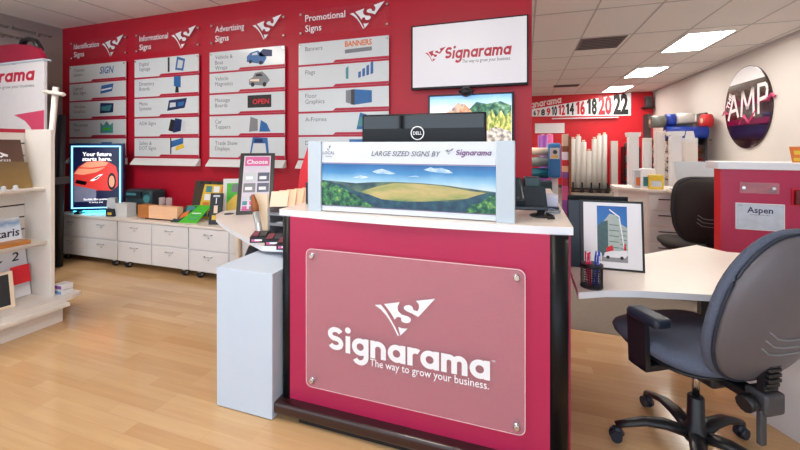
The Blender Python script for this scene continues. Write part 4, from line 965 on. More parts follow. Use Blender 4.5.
for i in range(5):
    for m, nm in ((PINKP, 'pink'), (BLUEP, 'blue')):
        a = random.uniform(0, 2*PI); rr = random.uniform(.006, .026)
        sx = (-.018 if nm == 'pink' else .018)
        b0 = Vector((pc.x+sx*.6+rr*.5*math.cos(a), pc.y+rr*.6*math.sin(a), ZD+.008)); tp = b0+Vector((sx*.7+random.uniform(-.012, .012), random.uniform(-.012, .012), random.uniform(.145, .165)))
        tt = thing('pen', '%s pen standing in the black mesh cup on the desk' % nm, 'pen', b0, 0, '%s pens in the mesh cup' % nm)
        dd = (tp-b0)
        mb = MB(); mb.cyl(b0, b0+dd*.8, .0042, m, seg=8); mb.cyl(b0+dd*.8, tp, .0047, m, .0032, seg=8); mb.done('barrel', tt)
        mb = MB(); mb.box((tp.x+.004, tp.y-.006, tp.z-.04), (tp.x+.0065, tp.y-.003, tp.z-.004), WPRINT); mb.done('clip', tt)

# ------------------------------------------------------------------ office chairs
def se(r, th, a, b, n=3.2):
    c, s_ = math.cos(th), math.sin(th)
    return (a*r*math.copysign(abs(c)**(2/n), c), b*r*math.copysign(abs(s_)**(2/n), s_))
def office_chair(name, label, loc, rotz, fabric, shell, legang, zs=.5, top=1.10, arms=True, wide=.245, backtilt=.10, leglen=.31, setback=.245, sq=3.0, taper=.1, drop=.035, bot=.3):
    t = thing(name, label, 'chair', loc, rotz)
    # base
    mb = MB(); mb.lathe([(.045, .075), (.052, .09), (.048, .125), (.034, .15), (.032, .27), (.027, .275)], BLACK, (0, 0, 0), 20); mb.done('hub', t, local=True)
    mb = MB(); mb.cyl((0, 0, .27), (0, 0, zs-.09), .015, CHROME, seg=16); mb.done('gas_lift', t, local=True)
    for a in legang:
        a = math.radians(a); c, s_ = math.cos(a), math.sin(a)
        mb = MB(); pts = [(c*r, s_*r, z) for r, z in ((.03, .105), (.12, .122), (.2, .118), (leglen-.04, .095), (leglen+.012, .075))]
        mb.tube(pts, [.036, .032, .027, .023, .019], BLACK, 10, sy=.62); lg = mb.done('base_leg', t, local=True)
        mb = MB(); px, py = c*leglen, s_*leglen; tx, ty = -s_, c
        mb.cyl((px, py, .05), (px, py, .085), .008, DGREY, seg=8)
        for sd in (-1, 1): 
            q = Vector((px+.012*c, py+.012*s_, .028)); ax = Vector((tx, ty, 0))
            mb.cyl(q+ax*.005*sd, q+ax*.024*sd, .027, NAVY, .024, seg=18)
        mb.tube([(px-.012*c, py-.012*s_, .035), (px, py, .057), (px+.02*c, py+.02*s_, .052)], .017, NAVY, 8); mb.done('caster', lg, local=True)
    # seat: pan and cushion
    for nm, m, z0, z1, a, b, edge in (('seat_pan', BLACK, zs-.078, zs-.045, .235, .23, .02), ('seat', fabric, zs-.046, zs+.02, .262, .262, .03)):
        mb = MB(); N = 36; rings = []
        prof = [(0, z1+(.0 if nm == 'seat_pan' else -.012)), (.55, z1+(-.004 if nm == 'seat' else 0)), (.85, z1), (.96, z1-.012), (1, (z0+z1)/2), (.97, z0+.006), (.9, z0), (0, z0)]
        for r, z in prof:
            ring = []
            for k in range(N):
                x, y = se(max(r, .002), 2*PI*k/N, a, b)
                zz = z - (.03*max(0, (y/b-.55)/.45)**2 if nm == 'seat' else .012*max(0, (y/b-.5)/.5)**2)
                ring.append(mb.bm.verts.new((x, y+.045, zz)))
            rings.append(ring)
        for A, B in zip(rings, rings[1:]):
            for k in range(N): mb._f([A[k], A[(k+1) % N], B[(k+1) % N], B[k]], m, True)
        so = mb.done(nm, t, local=True)
    mb = MB(); mb.box((-.08, -.14, zs-.135), (.08, .1, zs-.078), BLACK, bev=.015); mb.cyl((.08, .0, zs-.105), (.20, .02, zs-.12), .006, BLACK, seg=8); mb.box((.19, .0, zs-.13), (.24, .04, zs-.112), BLACK, bev=.005); mb.done('mechanism', t, local=True)
    # back
    zb0 = zs+drop; hb = (top-zb0)/2; zc = zb0+hb
    def surf(r, th, off, puff):
        x, z = se(r, th, 1, 1, sq)
        wz = wide*(1-bot*max(0, -z)**1.6-taper*max(0, z)**2)
        X = x*wz; Z = zc+z*hb
        Y = -setback-backtilt*(Z-zs)-.05*math.sin((z+1)*PI/2)+.9*X*X + .02*abs(z)**2
        return Vector((X, Y+off+puff, Z))
    N = 48
    def shellmesh(nm, m, prof, parent):
        mb = MB(); rings = [[mb.bm.verts.new(surf(max(r, .002), 2*PI*k/N, off, 0)) for k in range(N)] for r, off in prof]
        for A, B in zip(rings, rings[1:]):
            for k in range(N): mb._f([A[k], A[(k+1) % N], B[(k+1) % N], B[k]], m, True)
        mb._f(rings[0], m, True); mb._f(rings[-1][::-1], m, True)
        return mb.done(nm, parent, local=True)
    sh = shellmesh('back_shell', shell, [(.3, -.030), (.6, -.030), (.85, -.026), (.93, -.018), (.955, -.004), (.95, .004), (.5, .006)], t)
    shellmesh('backrest', fabric, [(.5, .006), (.955, .0), (1.0, .008), (1.01, .02), (.985, .036), (.9, .052), (.6, .058), (.3, .055)], t)
    mb = MB(); pts = [surf(.965, 2*PI*k/60, -.004, 0) for k in range(61)]; mb.tube(pts, .006, PIPE, 6); mb.done('piping', t, local=True)
    # embossed chevrons low on the shell
    mb = MB()
    for k in range(3):
        z = zb0+.25-.034*k
        def at(X, Z):
            zz = (Z-zc)/hb; return Vector((X, -setback-backtilt*(Z-zs)-.05*math.sin((zz+1)*PI/2)+.9*X*X+.02*zz*zz-.031, Z))
        pts = [at(-.125, z+.03), at(-.085, z), at(-.04, z-.006), at(0.04, z-.006), at(.085, z), at(.125, z+.03)]
        mb.tube(pts, .0032, DGREY if shell is BLACK else GREY, 6)
    mb.done('chevron_ridge', sh, local=True)
    # bracket: ribbed bellows at the foot of the back, bar and knob
    mb = MB()
    yb = at(0, zb0+.06).y
    mb.box((-.035, yb-.012, zb0+.0), (.035, yb+.012, zb0+.145), BLACK)
    for k in range(8):
        z = zb0+.135-.02*k; y = yb-.012+.006*max(0, k-4)
        mb.box((-.03, y-.016, z-.008), (.03, y+.012, z+.006), BLACK, bev=.004)
    mb.done('bellows', t, local=True)
    mb = MB(); mb.box((-.045, yb-.03, zs-.135), (.045, yb+.05, zs-.055), DGREY, bev=.012); mb.box((-.035, yb+.03, zs-.12), (.035, -.12, zs-.085), BLACK, bev=.008); mb.done('back_bracket', t, local=True)
    mb = MB(); mb.box((-.05, yb-.015, zs-.25), (-.022, yb+.005, zs-.12), DGREY, bev=.006); mb.done('back_bar', t, local=True)
    mb = MB(); mb.cyl((-.045, yb+.01, zs-.09), (-.06, yb+.01, zs-.09), .01, CHROME, seg=10); mb.cyl((-.06, yb+.01, zs-.095), (-.10, yb+.01, zs-.1), .03, BLACK, seg=10); mb.done('adjuster_knob', t, local=True)
    if arms:
        for sd in (-1, 1):
            mb = MB(); mb.prism([(-.02, zs-.105), (.075, zs-.105), (.085, .655), (-.01, .655)], -.012, .012, BLACK, Fr((sd*.272, 0, 0), (0, 1, 0), (0, 0, 1), (1, 0, 0))); mb.box((sd*.08, -.02, zs-.11), (sd*.284, .07, zs-.082), BLACK, bev=.006); ar = mb.done('armrest', t, local=True)
            mb = MB(); mb.box((sd*.272-.042, -.10, .640), (sd*.272+.042, .06, .684), NAVY, bev=.018, seg=3); mb.done('arm_pad', ar, local=True)
    return t
office_chair('office_chair', 'grey backed swivel office chair with blue fabric seat, pulled up to the white desk', (.73, 2.02, 0), math.radians(30), FABRIC, SHELL, (152, 80, 8, -64, -136), backtilt=.27, setback=.245, zs=.53, drop=-.06, sq=2.7, taper=.26, wide=.272, bot=.2)
BFAB = mat('black_brown_mesh', (40, 32, 30), .75, noise=.3, scale=150)
p = PZ(690, 248, .35)
office_chair('office_chair', 'black office chair behind the white desk, beside the partition reading Aspen', (1.535, 4.28, .002), math.radians(4), BFAB, BFAB, (90, 162, 234, 306, 18), zs=.47, top=1.115, arms=False, wide=.29, leglen=.29, sq=4.5)

# ------------------------------------------------------------------ red partition with the Aspen plate
t = thing('red_partition', 'tall red counter screen with white cap behind the grey chair', 'partition', (2.4, 3.6, 0))
c0 = Vector((1.44, 3.535, 0)); ang = math.radians(-3); u = Vector((math.cos(ang), math.sin(ang), 0))
fr = Fr(c0, u, (0, 0, 1)); ZP = 1.215
mb = MB(); mb.box((0, 0, -.12), (2.0, ZP, 0), REDC, fr); mb.done('panel', t)
mb = MB(); mb.box((-.003, 0, -.121), (.0, ZP, .001), REDB, fr); mb.done('end_edge', t)
mb = MB(); mb.box((-.03, ZP, -.22), (2.0, ZP+.055, .025), WEDGE, fr, bev=.004); mb.done('cap', t)
q = fr
def on(px, py):                          # a point of the partition's face
    r = ray(px, py); o = Vector((0, 0, H)); k = (fr.o-o).dot(fr.n)/r.dot(fr.n); p = o+r*k; return ((p-fr.o).dot(fr.u), p.z)
a = on(735, 203); b = on(784, 230); a2 = on(735, 230); b2 = on(784, 204)
x0, x1, z0, z1 = a[0], b[0], (b[1]+a2[1])/2, (a[1]+b2[1])/2
t = thing('name_plate', 'pale blue plate reading Aspen on the red partition', 'sign', fr.P(x0, z0, .01))
ASP = mat('aspen_print', (196, 206, 222), .4, noise=.18, scale=22)
mb = MB(); mb.box((x0, z0, 0.0005), (x1, z1, .012), WPRINT, fr); mb.box((x0+.004, z0+.004, .012), (x1-.004, z1-.004, .0125), ASP, fr); mb.done('plate', t)
mb = MB(); NV = mat('navy_print', (34, 52, 92), .4); mb.text('Aspen', fr, (x0+x1)/2, z1-.07, .062, NV, bold=.02, align='C', width=(x1-x0)*.53, c=.0132); mb.text('sample room sign', fr, (x0+x1)/2, z1-.088, .012, NV, align='C', width=(x1-x0)*.4, c=.0132)
mb.text('suite', fr, x0+.015, z1-.02, .012, NV, c=.0132); mb.done('lettering', t)
a = on(739, 182); b = on(778, 194); x0, x1, z0, z1 = a[0], b[0], b[1], a[1]
t = thing('acrylic_plaque', 'small clear acrylic plaque with two studs above the Aspen plate', 'sign', fr.P(x0, z0, .015))
mb = MB(); mb.box((x0, z0, .012), (x1, z1, .017), FROST, fr); mb.text('conference', fr, (x0+x1)/2, z1-.03, .018, GPRINT, align='C', c=.0175); mb.box((x1-.07, z0+.012, .0172), (x1-.015, z0+.02, .0178), GPRINT, fr); mb.done('plate', t)
for x in (x0+.022, x1-.03):
    mb = MB(); mb.cyl(fr.P(x, (z0+z1)/2, 0), fr.P(x, (z0+z1)/2, .021), .011, CHROME, seg=12); mb.done('standoff', t)
a = on(793, 190); b = on(806, 205)
t = thing('wall_hook', 'dark red block mounted on the red partition', 'hook', fr.P(a[0], b[1], .03))
mb = MB(); mb.box((a[0]-.01, b[1]-.01, .0005), (b[0], a[1]+.01, .008), REDB, fr); mb.done('back_plate', t)
mb = MB(); mb.box((a[0], b[1], .008), (b[0], a[1], .04), mat('dark_red_block', (104, 14, 26), .4), fr, bev=.004); mb.done('block', t)
a = on(795, 158)
tt = thing('orange_card', 'orange and yellow card standing on the white cap of the red partition', 'card', fr.P(a[0]+.05, ZP+.055, -.05))
f2 = Fr(fr.P(a[0]-.0, ZP+.0555, -.03), fr.u, (-.06, .2, 1)); mb = MB(); mb.box((0, 0, -.004), (.16, .12, 0), ORANGE, f2); mb.box((.01, .01, 0), (.15, .035, .001), YELLOW, f2); mb.box((.02, .06, 0), (.15, .09, .001), YELLOW, f2); mb.done('card', tt)
# dark papers / tools at the back of the cap
mb = MB(); 
a = PZ(709, 158, 1.27)
# ------------------------------------------------------------------ laptop on a cabinet behind the chair
t = thing('laptop', 'silver laptop lid standing open behind the black chair', 'laptop', (1.8, 4.9, .89))
fr = Fr((1.575, 4.80, .91), (1, -.12, 0), (-.06, .22, 1)); fr.n = fr.u.cross(fr.v)
mb = MB(); mb.box((0, 0, -.012), (.42, .32, 0), mat('silver_lid', (196, 202, 208), .4, noise=.03), fr, bev=.006); mb.done('lid', t)
mb = MB(); mb.box((1.58, 4.82, .89), (2.0, 5.08, .908), SILVER, bev=.005); mb.done('keyboard_base', t)
mb = MB(); mb.box((1.56, 4.72, .86), (2.9, 5.12, .89), WTOP, bev=.004); dk = mb.done('side_table'); tag(dk, 'white side table carrying the silver laptop behind the partition', 'table')
for x, y in ((1.92, 4.75), (2.84, 4.75), (1.92, 5.08), (2.84, 5.08)):
    mb = MB(); mb.box((x-.02, y-.02, .002), (x+.02, y+.02, .86), SILVER); mb.done('leg', dk)

# filing cabinet with leaflets
t = thing('filing_cabinet', 'white cabinet with dark drawer pulls beyond the photo folder', 'cabinet', (1.35, 5.3, 0))
p0 = PZ(631, 245, 0); yk = 5.16
x0, x1 = XY(648, yk), XY(684, yk)
mb = MB(); mb.box((x0, yk, .05), (x1, yk+.5, .84), CREAM); mb.prism([(x0-.26, yk+.25), (x0, yk), (x0, yk+.5), (x0-.26, yk+.5)], .05, .84, CREAM); mb.box((x0+.02, yk+.03, .002), (x1, yk+.48, .05), BLACK); mb.done('body', t)
mb = MB(); mb.prism([(x0-.3, yk+.24), (x0-.01, yk-.03), (x1+.02, yk-.03), (x1+.02, yk+.52), (x0-.3, yk+.52)], .84, .87, WTOP); mb.done('top', t)
for k in range(4):
    z = .07+k*.19
    mb = MB(); mb.box((x0+.01, yk-.012, z), (x1-.01, yk, z+.17), WHITE, bev=.003); dr = mb.done('drawer', t)
    mb = MB(); xm = (x0+x1)/2; mb.box((xm-.08, yk-.03, z+.115), (xm+.12, yk-.012, z+.127), DGREY, bev=.003); mb.done('handle', dr)
for i, (px, m, m2, hh, l) in enumerate(((640, LGREY, ORANGE, .22, 'pale leaflet stack with orange edge on the white cabinet, nearest the rolls'), (646, WPRINT, TEAL, .24, 'white leaflet block in the middle of the white cabinet top'), (652.5, YELLOW, LGREY, .17, 'yellow leaflet box on the white cabinet, nearest the black chair'))):
    x = XY(px, yk+.18); t = thing('leaflet_box', l, 'leaflets', (x, yk+.18, .87), 0, 'leaflets on the white cabinet')
    mb = MB(); mb.box((x-.07, yk+.15-.05*i, .8705), (x+.08, yk+.25-.05*i, .87+hh), m, bev=.004); mb.done('box', t)
    mb = MB(); mb.box((x-.05, yk+.149-.05*i, .90), (x+.055, yk+.15-.05*i, .87+hh*.6), m2); mb.done('label', t)

# five tall white columns standing behind the cabinet
for i, (px, pt, wd, cap, Y, l) in enumerate(((634, 133, 10, 1, 6.6, 'white square column with flared cap, closest to the red back wall corner'),
                                   (648, 138, 8, 0, 6.9, 'plain white square column second from the flared cap one'),
                                   (660.5, 131, 9, 0, 6.7, 'tall cream square column in the middle of the white columns'),
                                   (677, 132, 11, 1, 6.5, 'white square column with flared cap in front of the vinyl rack'),
                                   (691.5, 138, 13, 2, 6.4, 'wide cream column by the partition, small cap on top'))):
    p = PY(px, pt, Y); a = XY(px-wd/2, Y); b = XY(px+wd/2, Y); hw = (b-a)/2
    t = thing('white_column', l, 'column', (p.x, Y, .002), 0, 'white sample columns')
    mb = MB(); mb.box((a, Y, .002), (b, Y+2*hw, p.z-.06), CREAM if i in (2, 4) else WHITE, bev=.004); mb.done('shaft', t)
    mb = MB(); e = .025 if cap == 1 else 0
    if cap == 1: mb.prism([(a-e, p.z+.01), (a-e*.6, p.z-.05), (a, p.z-.06), (b, p.z-.06), (b+e*.6, p.z-.05), (b+e, p.z+.01)], -hw*2-e, e, WHITE, Fr((0, Y, 0), (1, 0, 0), (0, 0, 1)))
    else: mb.box((a, Y, p.z-.06), (b, Y+2*hw, p.z), WHITE if cap else CREAM, bev=.004)
    mb.done('cap', t)
    if cap == 2:
        mb = MB(); mb.prism([(p.x-.05, p.z), (p.x+.05, p.z), (p.x+.03, p.z+.1), (p.x-.03, p.z+.1)], -.1, -.02, WHITE, Fr((0, Y, 0), (1, 0, 0), (0, 0, 1))); mb.done('finial', t)

# vinyl roll rack by the right wall
Y0 = 9.3
t = thing('vinyl_rack', 'grey roll rack with coloured vinyl rolls by the white wall', 'rack', (3.0, Y0+.3, .002))
xa, xb = XY(650, Y0), XY(710, Y0); zt = PY(650, 112.5, Y0).z
for x in (xa, xb-.05, (xa+xb)/2):
    mb = MB(); mb.box((x, Y0+.1, .002), (x+.05, Y0+.5, zt-.02), DGREY); mb.done('upright', t)
RC = [('blue_vinyl', (30, 62, 168)), ('grey_vinyl', (120, 122, 118)), ('red_vinyl', (206, 40, 44)), ('white_vinyl', (226, 222, 216)), ('orange_vinyl', (204, 118, 62)), ('tan_vinyl', (200, 174, 140)), ('black_vinyl', (36, 32, 40)), ('maroon_vinyl', (140, 26, 50))]
RM = [mat(n, c, .35) for n, c in RC]
for k in range(7):
    z = zt-.34-k*.2
    mb = MB(); mb.box((xa+.03, Y0-.16 if k < 2 else Y0+.14, z-.11 if k > 1 else zt-.6), (xb-.03, Y0+.44, z-.095 if k > 1 else zt-.585), DGREY); mb.done('shelf_bar', t)
rl = [(0, .0, .42, .1, 'grey_vinyl', 1), (0, .15, .8, .1, 'blue_vinyl', 0), (0, .46, .72, .11, 'white_vinyl', 3), (0, .86, .97, .11, 'red_vinyl', 2)]
nroll = 0
def vroll(x0, x1, y, z, r, m, l):
    tt = thing('vinyl_roll', l, 'roll', ((x0+x1)/2, y, z-r), 0, 'vinyl rolls in the rack')
    mb = MB(); mb.cyl((x0, y, z), (x1, y, z), r, m, seg=20); mb.done('vinyl', tt)
    mb = MB(); mb.cyl((x0-.01, y, z), (x1+.01, y, z), r*.4, BEIGE, seg=12); mb.done('core', tt)
wd = xb-xa
vroll(xa+.0*wd, xa+.24*wd, Y0-.0, zt-.2, .13, RM[1], 'grey roll at the top of the rack, at the red wall end')
vroll(xa+.17*wd+.08, xa+.92*wd, Y0-.05, zt-.44, .14, RM[0], 'long blue roll across the top of the rack')
vroll(xa+.27*wd, xa+.42*wd, Y0+.02, zt-.17, .13, RM[0], 'short blue roll end at the top of the rack')
vroll(xa+.44*wd, xa+.72*wd, Y0-.02, zt-.14, .11, RM[3], 'white roll lying on top of the rack')
vroll(xa+.44*wd, xa+.84*wd, Y0+.16, zt-.30, .10, RM[1], 'grey roll beneath the white roll of the rack')
vroll(xa+.86*wd, xa+1.0*wd, Y0-.03, zt-.20, .14, RM[2], 'bright red roll at the top corner of the rack, by the wall sign')
cs_ = [(4, 5, 6), (5, 3, 4), (7, 6, 2), (6, 0, 5), (3, 5, 7)]
rown = ['just under the blue roll', 'second row under the blue', 'third row under the blue', 'fourth row under the blue', 'lowest row']
ordn = ['rack roll towards the red wall', 'middle rack roll', 'rack roll towards the round sign']
for r_ in range(5):
    for c in range(3):
        vroll(xa+.06+c*wd*.33, xa+.0+(c+1)*wd*.33-.02, Y0+.3, zt-.63-.2*r_+.0, .07, RM[cs_[r_][c]], '%s, %s' % (ordn[c], rown[r_]))
# work bench with dark tools along the right wall
bx = thing('work_bench', 'grey bench along the white wall under the round sign', 'bench', (3.3, 7.3, .002))
mb = MB(); mb.box((2.75, 6.7, .88), (3.72, 8.8, .93), WTOP); mb.done('bench_top', bx)
for x, y in ((2.8, 6.75), (2.8, 8.7), (3.64, 6.75), (3.64, 8.7)):
    mb = MB(); mb.box((x, y, .002), (x+.05, y+.05, .88), GREY); mb.done('leg', bx)
p = PY(712, 160, 7.4)
t = thing('sign_cutter', 'long dark cutting machine lying on the grey bench', 'cutter', (3.2, 7.3, .93))
mb = MB(); mb.box((2.85, 7.1, .93), (3.66, 7.4, 1.06), DGREY, bev=.02); mb.done('body', t)
mb = MB(); mb.cyl((2.85, 7.12, 1.09), (3.66, 7.12, 1.09), .035, BLACK); mb.box((2.95, 7.05, 1.06), (3.15, 7.3, 1.15), BLACK, bev=.02); mb.done('carriage', t)

# round sign on the right wall
pc = PX(750, 107, XR); R = .715
pc = Vector((XR, (PX(727, 107, XR).y+PX(774, 107, XR).y)/2, pc.z)); R = abs(PX(727, 107, XR).y-PX(774, 107, XR).y)/2
t = thing('round_sign', 'big round dark wall sign with white AMP lettering', 'sign', (XR-.02, pc.y, pc.z-R))
fr = Fr((XR-.03, pc.y, pc.z), (0, -1, 0), (0, 0, 1), (-1, 0, 0))
DK = mat('round_sign_dark', (44, 22, 30), .12, noise=.3, scale=3, coat=.4); DKB = mat('round_sign_brown', (66, 52, 42), .2, noise=.1); PLUM = mat('round_sign_plum', (110, 18, 62), .2, noise=.3)
mb = MB(); mb.prism(arc(0, 0, R, 0, 360, 64)[:-1], -.028, 0, DK, fr); mb.done('disc', t)
mb = MB()
def chord(z0, z1, m, c):
    pts = []
    for k in range(25):
        z = z0+(z1-z0)*k/24; pts.append((math.sqrt(max(0, (R*.985)**2-z*z)), z))
    mb.poly([fr.P(x, z, c) for x, z in pts]+[fr.P(-x, z, c) for x, z in pts[::-1]], m)
chord(.62*R, .984*R, WPRINT, .0012); chord(.28*R, .62*R, DKB, .0016)
chord(.05*R, .2*R, PLUM, .0014); chord(-.42*R, -.28*R, PLUM, .0015)
mb.done('print', t)
mb = MB(); AW = mat('amp_white', (246, 240, 244), .4)
# tall narrow letters drawn as strokes
def stroke(a, b, w, m=AW, c=.003):
    a = Vector((a[0], a[1])); b = Vector((b[0], b[1])); d = (b-a).normalized(); n_ = Vector((-d.y, d.x))*w/2
    mb.poly([fr.P((a+n_).x*R, (a+n_).y*R, c), fr.P((b+n_).x*R, (b+n_).y*R, c), fr.P((b-n_).x*R, (b-n_).y*R, c), fr.P((a-n_).x*R, (a-n_).y*R, c)], m)
W_ = .085
for a, b in (((-.82, -.28), (-.55, .36)), ((-.55, .36), (-.34, -.22)), ((-.72, -.06), (-.42, -.02)),
             ((-.2, -.22), (-.14, .42)), ((-.14, .42), (.07, -.05)), ((.07, -.05), (.3, .46)), ((.3, .46), (.34, -.24)),
             ((.52, -.2), (.52, .5)), ((.52, .46), (.8, .46)), ((.8, .46), (.86, .34)), ((.86, .34), (.82, .16)), ((.82, .16), (.52, .12))): stroke(a, b, W_)
mb.text('THE', fr, -.80*R, .0*R, .16*R*1.4, AW, bold=.03, c=.003, rot=math.radians(62))
mb.done('lettering', t)
mb = MB(); SW = mat('pink_swirl', (196, 60, 110), .35)
mb.tube([fr.P(x*R, z*R, .004) for x, z in ((-1.12, -.12), (-1.0, -.02), (-.9, -.08), (-.8, -.1))], [.006, .02, .024, .01], SW, 6); mb.done('swirl', t); mb = MB()
mb.tube([fr.P(x*R, z*R, .004) for x, z in ((.72, .1), (.9, .1), (1.02, .2), (1.1, .12), (1.16, .16))], [.01, .028, .022, .018, .006], SW, 6); mb.done('swirl', t); mb = MB()
mb.tube([fr.P(x*R, z*R, .002) for x, z in ((-.3, -.4), (-.05, -.2), (.15, -.38), (.4, -.1))], [.01, .03, .03, .01], SW, 6)
mb.done('swirl', t)

# ------------------------------------------------------------------ back wall
yb = YB-.02
fr = Fr((0, YB-.03, 0))
def bx_(px, py): p = PY(px, py, YB-.03); return p.x, p.z
t = thing('number_banner', 'white wedge banner of growing black and red numbers on the red back wall', 'banner', (1.7, YB-.02, 2.3))
a = bx_(530, 116.5); b = bx_(631, 115.5); c = bx_(631, 92.5); d = bx_(530, 109.5)
mb = MB(); mb.prism([a, b, c, d], -.02, 0, WPRINT, fr); mb.done('panel', t)
mb = MB(); NR = mat('number_red', (206, 34, 50), .4)
for i, (s_, px0, px1, pb_, ht) in enumerate((('6', 533.5, 536, 115.3, 4.6), ('7', 537, 540, 115.3, 5), ('8', 541, 545, 115.2, 5.8), ('9', 546.5, 550.5, 115.1, 6.8), ('10', 551.7, 557, 115, 8.3), ('12', 558.5, 565, 114.7, 9.6), ('14', 566, 574, 114.4, 10.8), ('16', 576, 585, 114.2, 12.5), ('18', 587, 597, 114, 15), ('20', 598.3, 611.8, 113.8, 17), ('22', 613.3, 628.3, 113.5, 18.9))):
    x0, z0 = bx_(px0, pb_); x1, _ = bx_(px1, pb_); zt_ = bx_(px0, pb_-ht)[1]
    mm = NR if s_ in ('7', '9', '12', '16', '20') else KPRINT
    if s_[0] == '1':
        wn = x1-x0; hn = zt_-z0
        mb.poly([fr.P(x0+a*wn, z0+b*hn, .002) for a, b in ((.14, 0), (.38, 0), (.38, 1), (.2, 1), (0, .84), (0, .66), (.14, .74))], mm)
        s_ = s_[1]; x0 = x0+.46*wn
    mb.text(s_, fr, x0, z0, (zt_-z0)/.70, mm if True else NR if s_ in ('7', '9', '12', '16', '20') else KPRINT, bold=.045, width=x1-x0, c=.002)
mb.done('numbers', t)
t = thing('wall_logo_lettering', 'white name lettering with emblem at the top of the red back wall', 'lettering', (1.0, YB-.002, 2.7))
mb = MB(); f3 = Fr((0, YB-.004, 0)); x0, z0 = bx_(533, 107.5); x1, z1 = bx_(561, 102.5)
dx = x1-x0; ang = math.atan2(z1-z0, dx)
mb.text('Signarama', f3, x0-.25, z0-.03-.02, .33, mat('pale_pink_print', (244, 226, 226), .4), bold=.03, width=dx+.3, c=.002, rot=ang, shear=.2)
emblem(mb, f3, x0+.22, z0+.33, .5, NR, .002); mb.done('lettering', t)
x0, z0 = bx_(552, 118.3); x1, _ = bx_(618, 118.3)
mb = MB(); mb.box((x0, YB-.12, z0-.03), (x1, YB, z0), WPRINT); o = mb.done('picture_ledge'); tag(o, 'thin white ledge on the red wall under the number banner', 'shelf')
a = bx_(535, 123.5); b = bx_(564.5, 133)
mb = MB(); mb.box((a[0], YB-.04, b[1]), (b[0], YB, a[1]), WPRINT); o = mb.done('blank_sign'); tag(o, 'blank white sign board on the red back wall above the blue laminator', 'sign')
a = bx_(644, 97); b = bx_(651, 108)
t = thing('wall_speaker', 'dark speaker on a shelf bracket in the red back wall corner', 'speaker', ((a[0]+b[0])/2, YB-.2, b[1]))
mb = MB(); mb.box((a[0], YB-.28, b[1]+.02), (b[0]-.03, YB-.03, a[1]), DGREY, bev=.03); mb.done('cabinet', t)
mb = MB(); mb.box((a[0]-.08, YB-.3, b[1]-.02), (b[0]+.02, YB, b[1]+.02), BLACK); mb.done('shelf', t)
# white tube rolls on a black rack
xs_ = [573, 578.3, 583.6, 589, 594.3, 599.3, 604.4]
tops = [136, 133.5, 139, 148, 136, 132.5, 131.5]
wds = [4.8, 4.8, 4.8, 4.8, 4.6, 4.3, 4.6]
YT = 12.4
WR = mat('white_roll', (228, 224, 220), .5, noise=.06)
for i, (px, pt) in enumerate(zip(xs_, tops)):
    p = PY(px, pt+1, YT); r = wds[i]/2*YT/1.08/F
    t = thing('banner_roll', ['white banner roll at the laminator end of the upright row', 'white banner roll second from the laminator end of the upright row', 'white banner roll third from the laminator end of the upright row', 'shortest white banner roll in the upright row', 'white banner roll just past the shortest of the row', 'white banner roll second from the far end of the upright row', 'tallest white banner roll at the far end of the upright row'][i], 'roll', (p.x, YT, .12), 0, 'upright white rolls on the black rack')
    mb = MB(); mb.cyl((p.x, YT, .12), (p.x, YT, p.z-.06), r, WR, seg=18); mb.done('media', t)
    mb = MB(); mb.cyl((p.x, YT, p.z-.06), (p.x, YT, p.z), r*.55, BEIGE, seg=14); mb.done('core', t)
t = thing('roll_rack', 'low black wheeled rack under the upright white rolls', 'rack', (XY(588, YT), YT, .002))
mb = MB(); mb.box((XY(569, YT), YT-.22, .08), (XY(609, YT), YT+.22, .119), BLACK); mb.done('tray', t)
for px in (572, 581, 590, 598, 606):
    mb = MB(); x = XY(px, YT); mb.box((x-.05, YT-.23, .002), (x+.05, YT-.13, .08), BLACK); mb.box((x-.02, YT-.25, .08), (x+.02, YT-.22, .3), BLACK); mb.done('caster', t)
p = PY(614, 141, 12.7)
mb = MB(); mb.box((p.x-.09, 12.62, .002), (p.x+.09, 12.8, p.z), WR, bev=.005); o = mb.done('white_post'); tag(o, 'single slim white square post standing apart beside the rolls', 'post')
# side shelf with dark things right of the rolls
t = thing('parts_shelf', 'black wire shelf of dark parts against the red back wall', 'shelf', (XY(630, 12.6), 12.6, .002))
xa, xb = XY(623, 12.6), XY(633, 12.6)
for k in range(4):
    z = .1+k*.38
    mb = MB(); mb.box((xa, 12.4, z), (xb+.15, 12.9, z+.03), BLACK); mb.done('shelf', t)
for x in (xa, xb+.12):
    mb = MB(); mb.box((x, 12.45, .002), (x+.03, 12.85, 1.35), BLACK); mb.done('upright', t)
for k in range(4):
    z = .1305+k*.38
    mb = MB(); mb.box((xa+.06, 12.48, z), (xb+.02, 12.8, z+.2), [DGREY, BLACK, GREY, DGREY][k], bev=.03); o = mb.done('parts_bin'); tag(o, ['dark grey parts bin on the lowest shelf by the red back wall', 'black parts bin on the second shelf by the red back wall', 'mid grey parts bin on the third shelf by the red back wall', 'dark grey parts bin on the top shelf by the red back wall'][k], 'bin', 'parts bins')

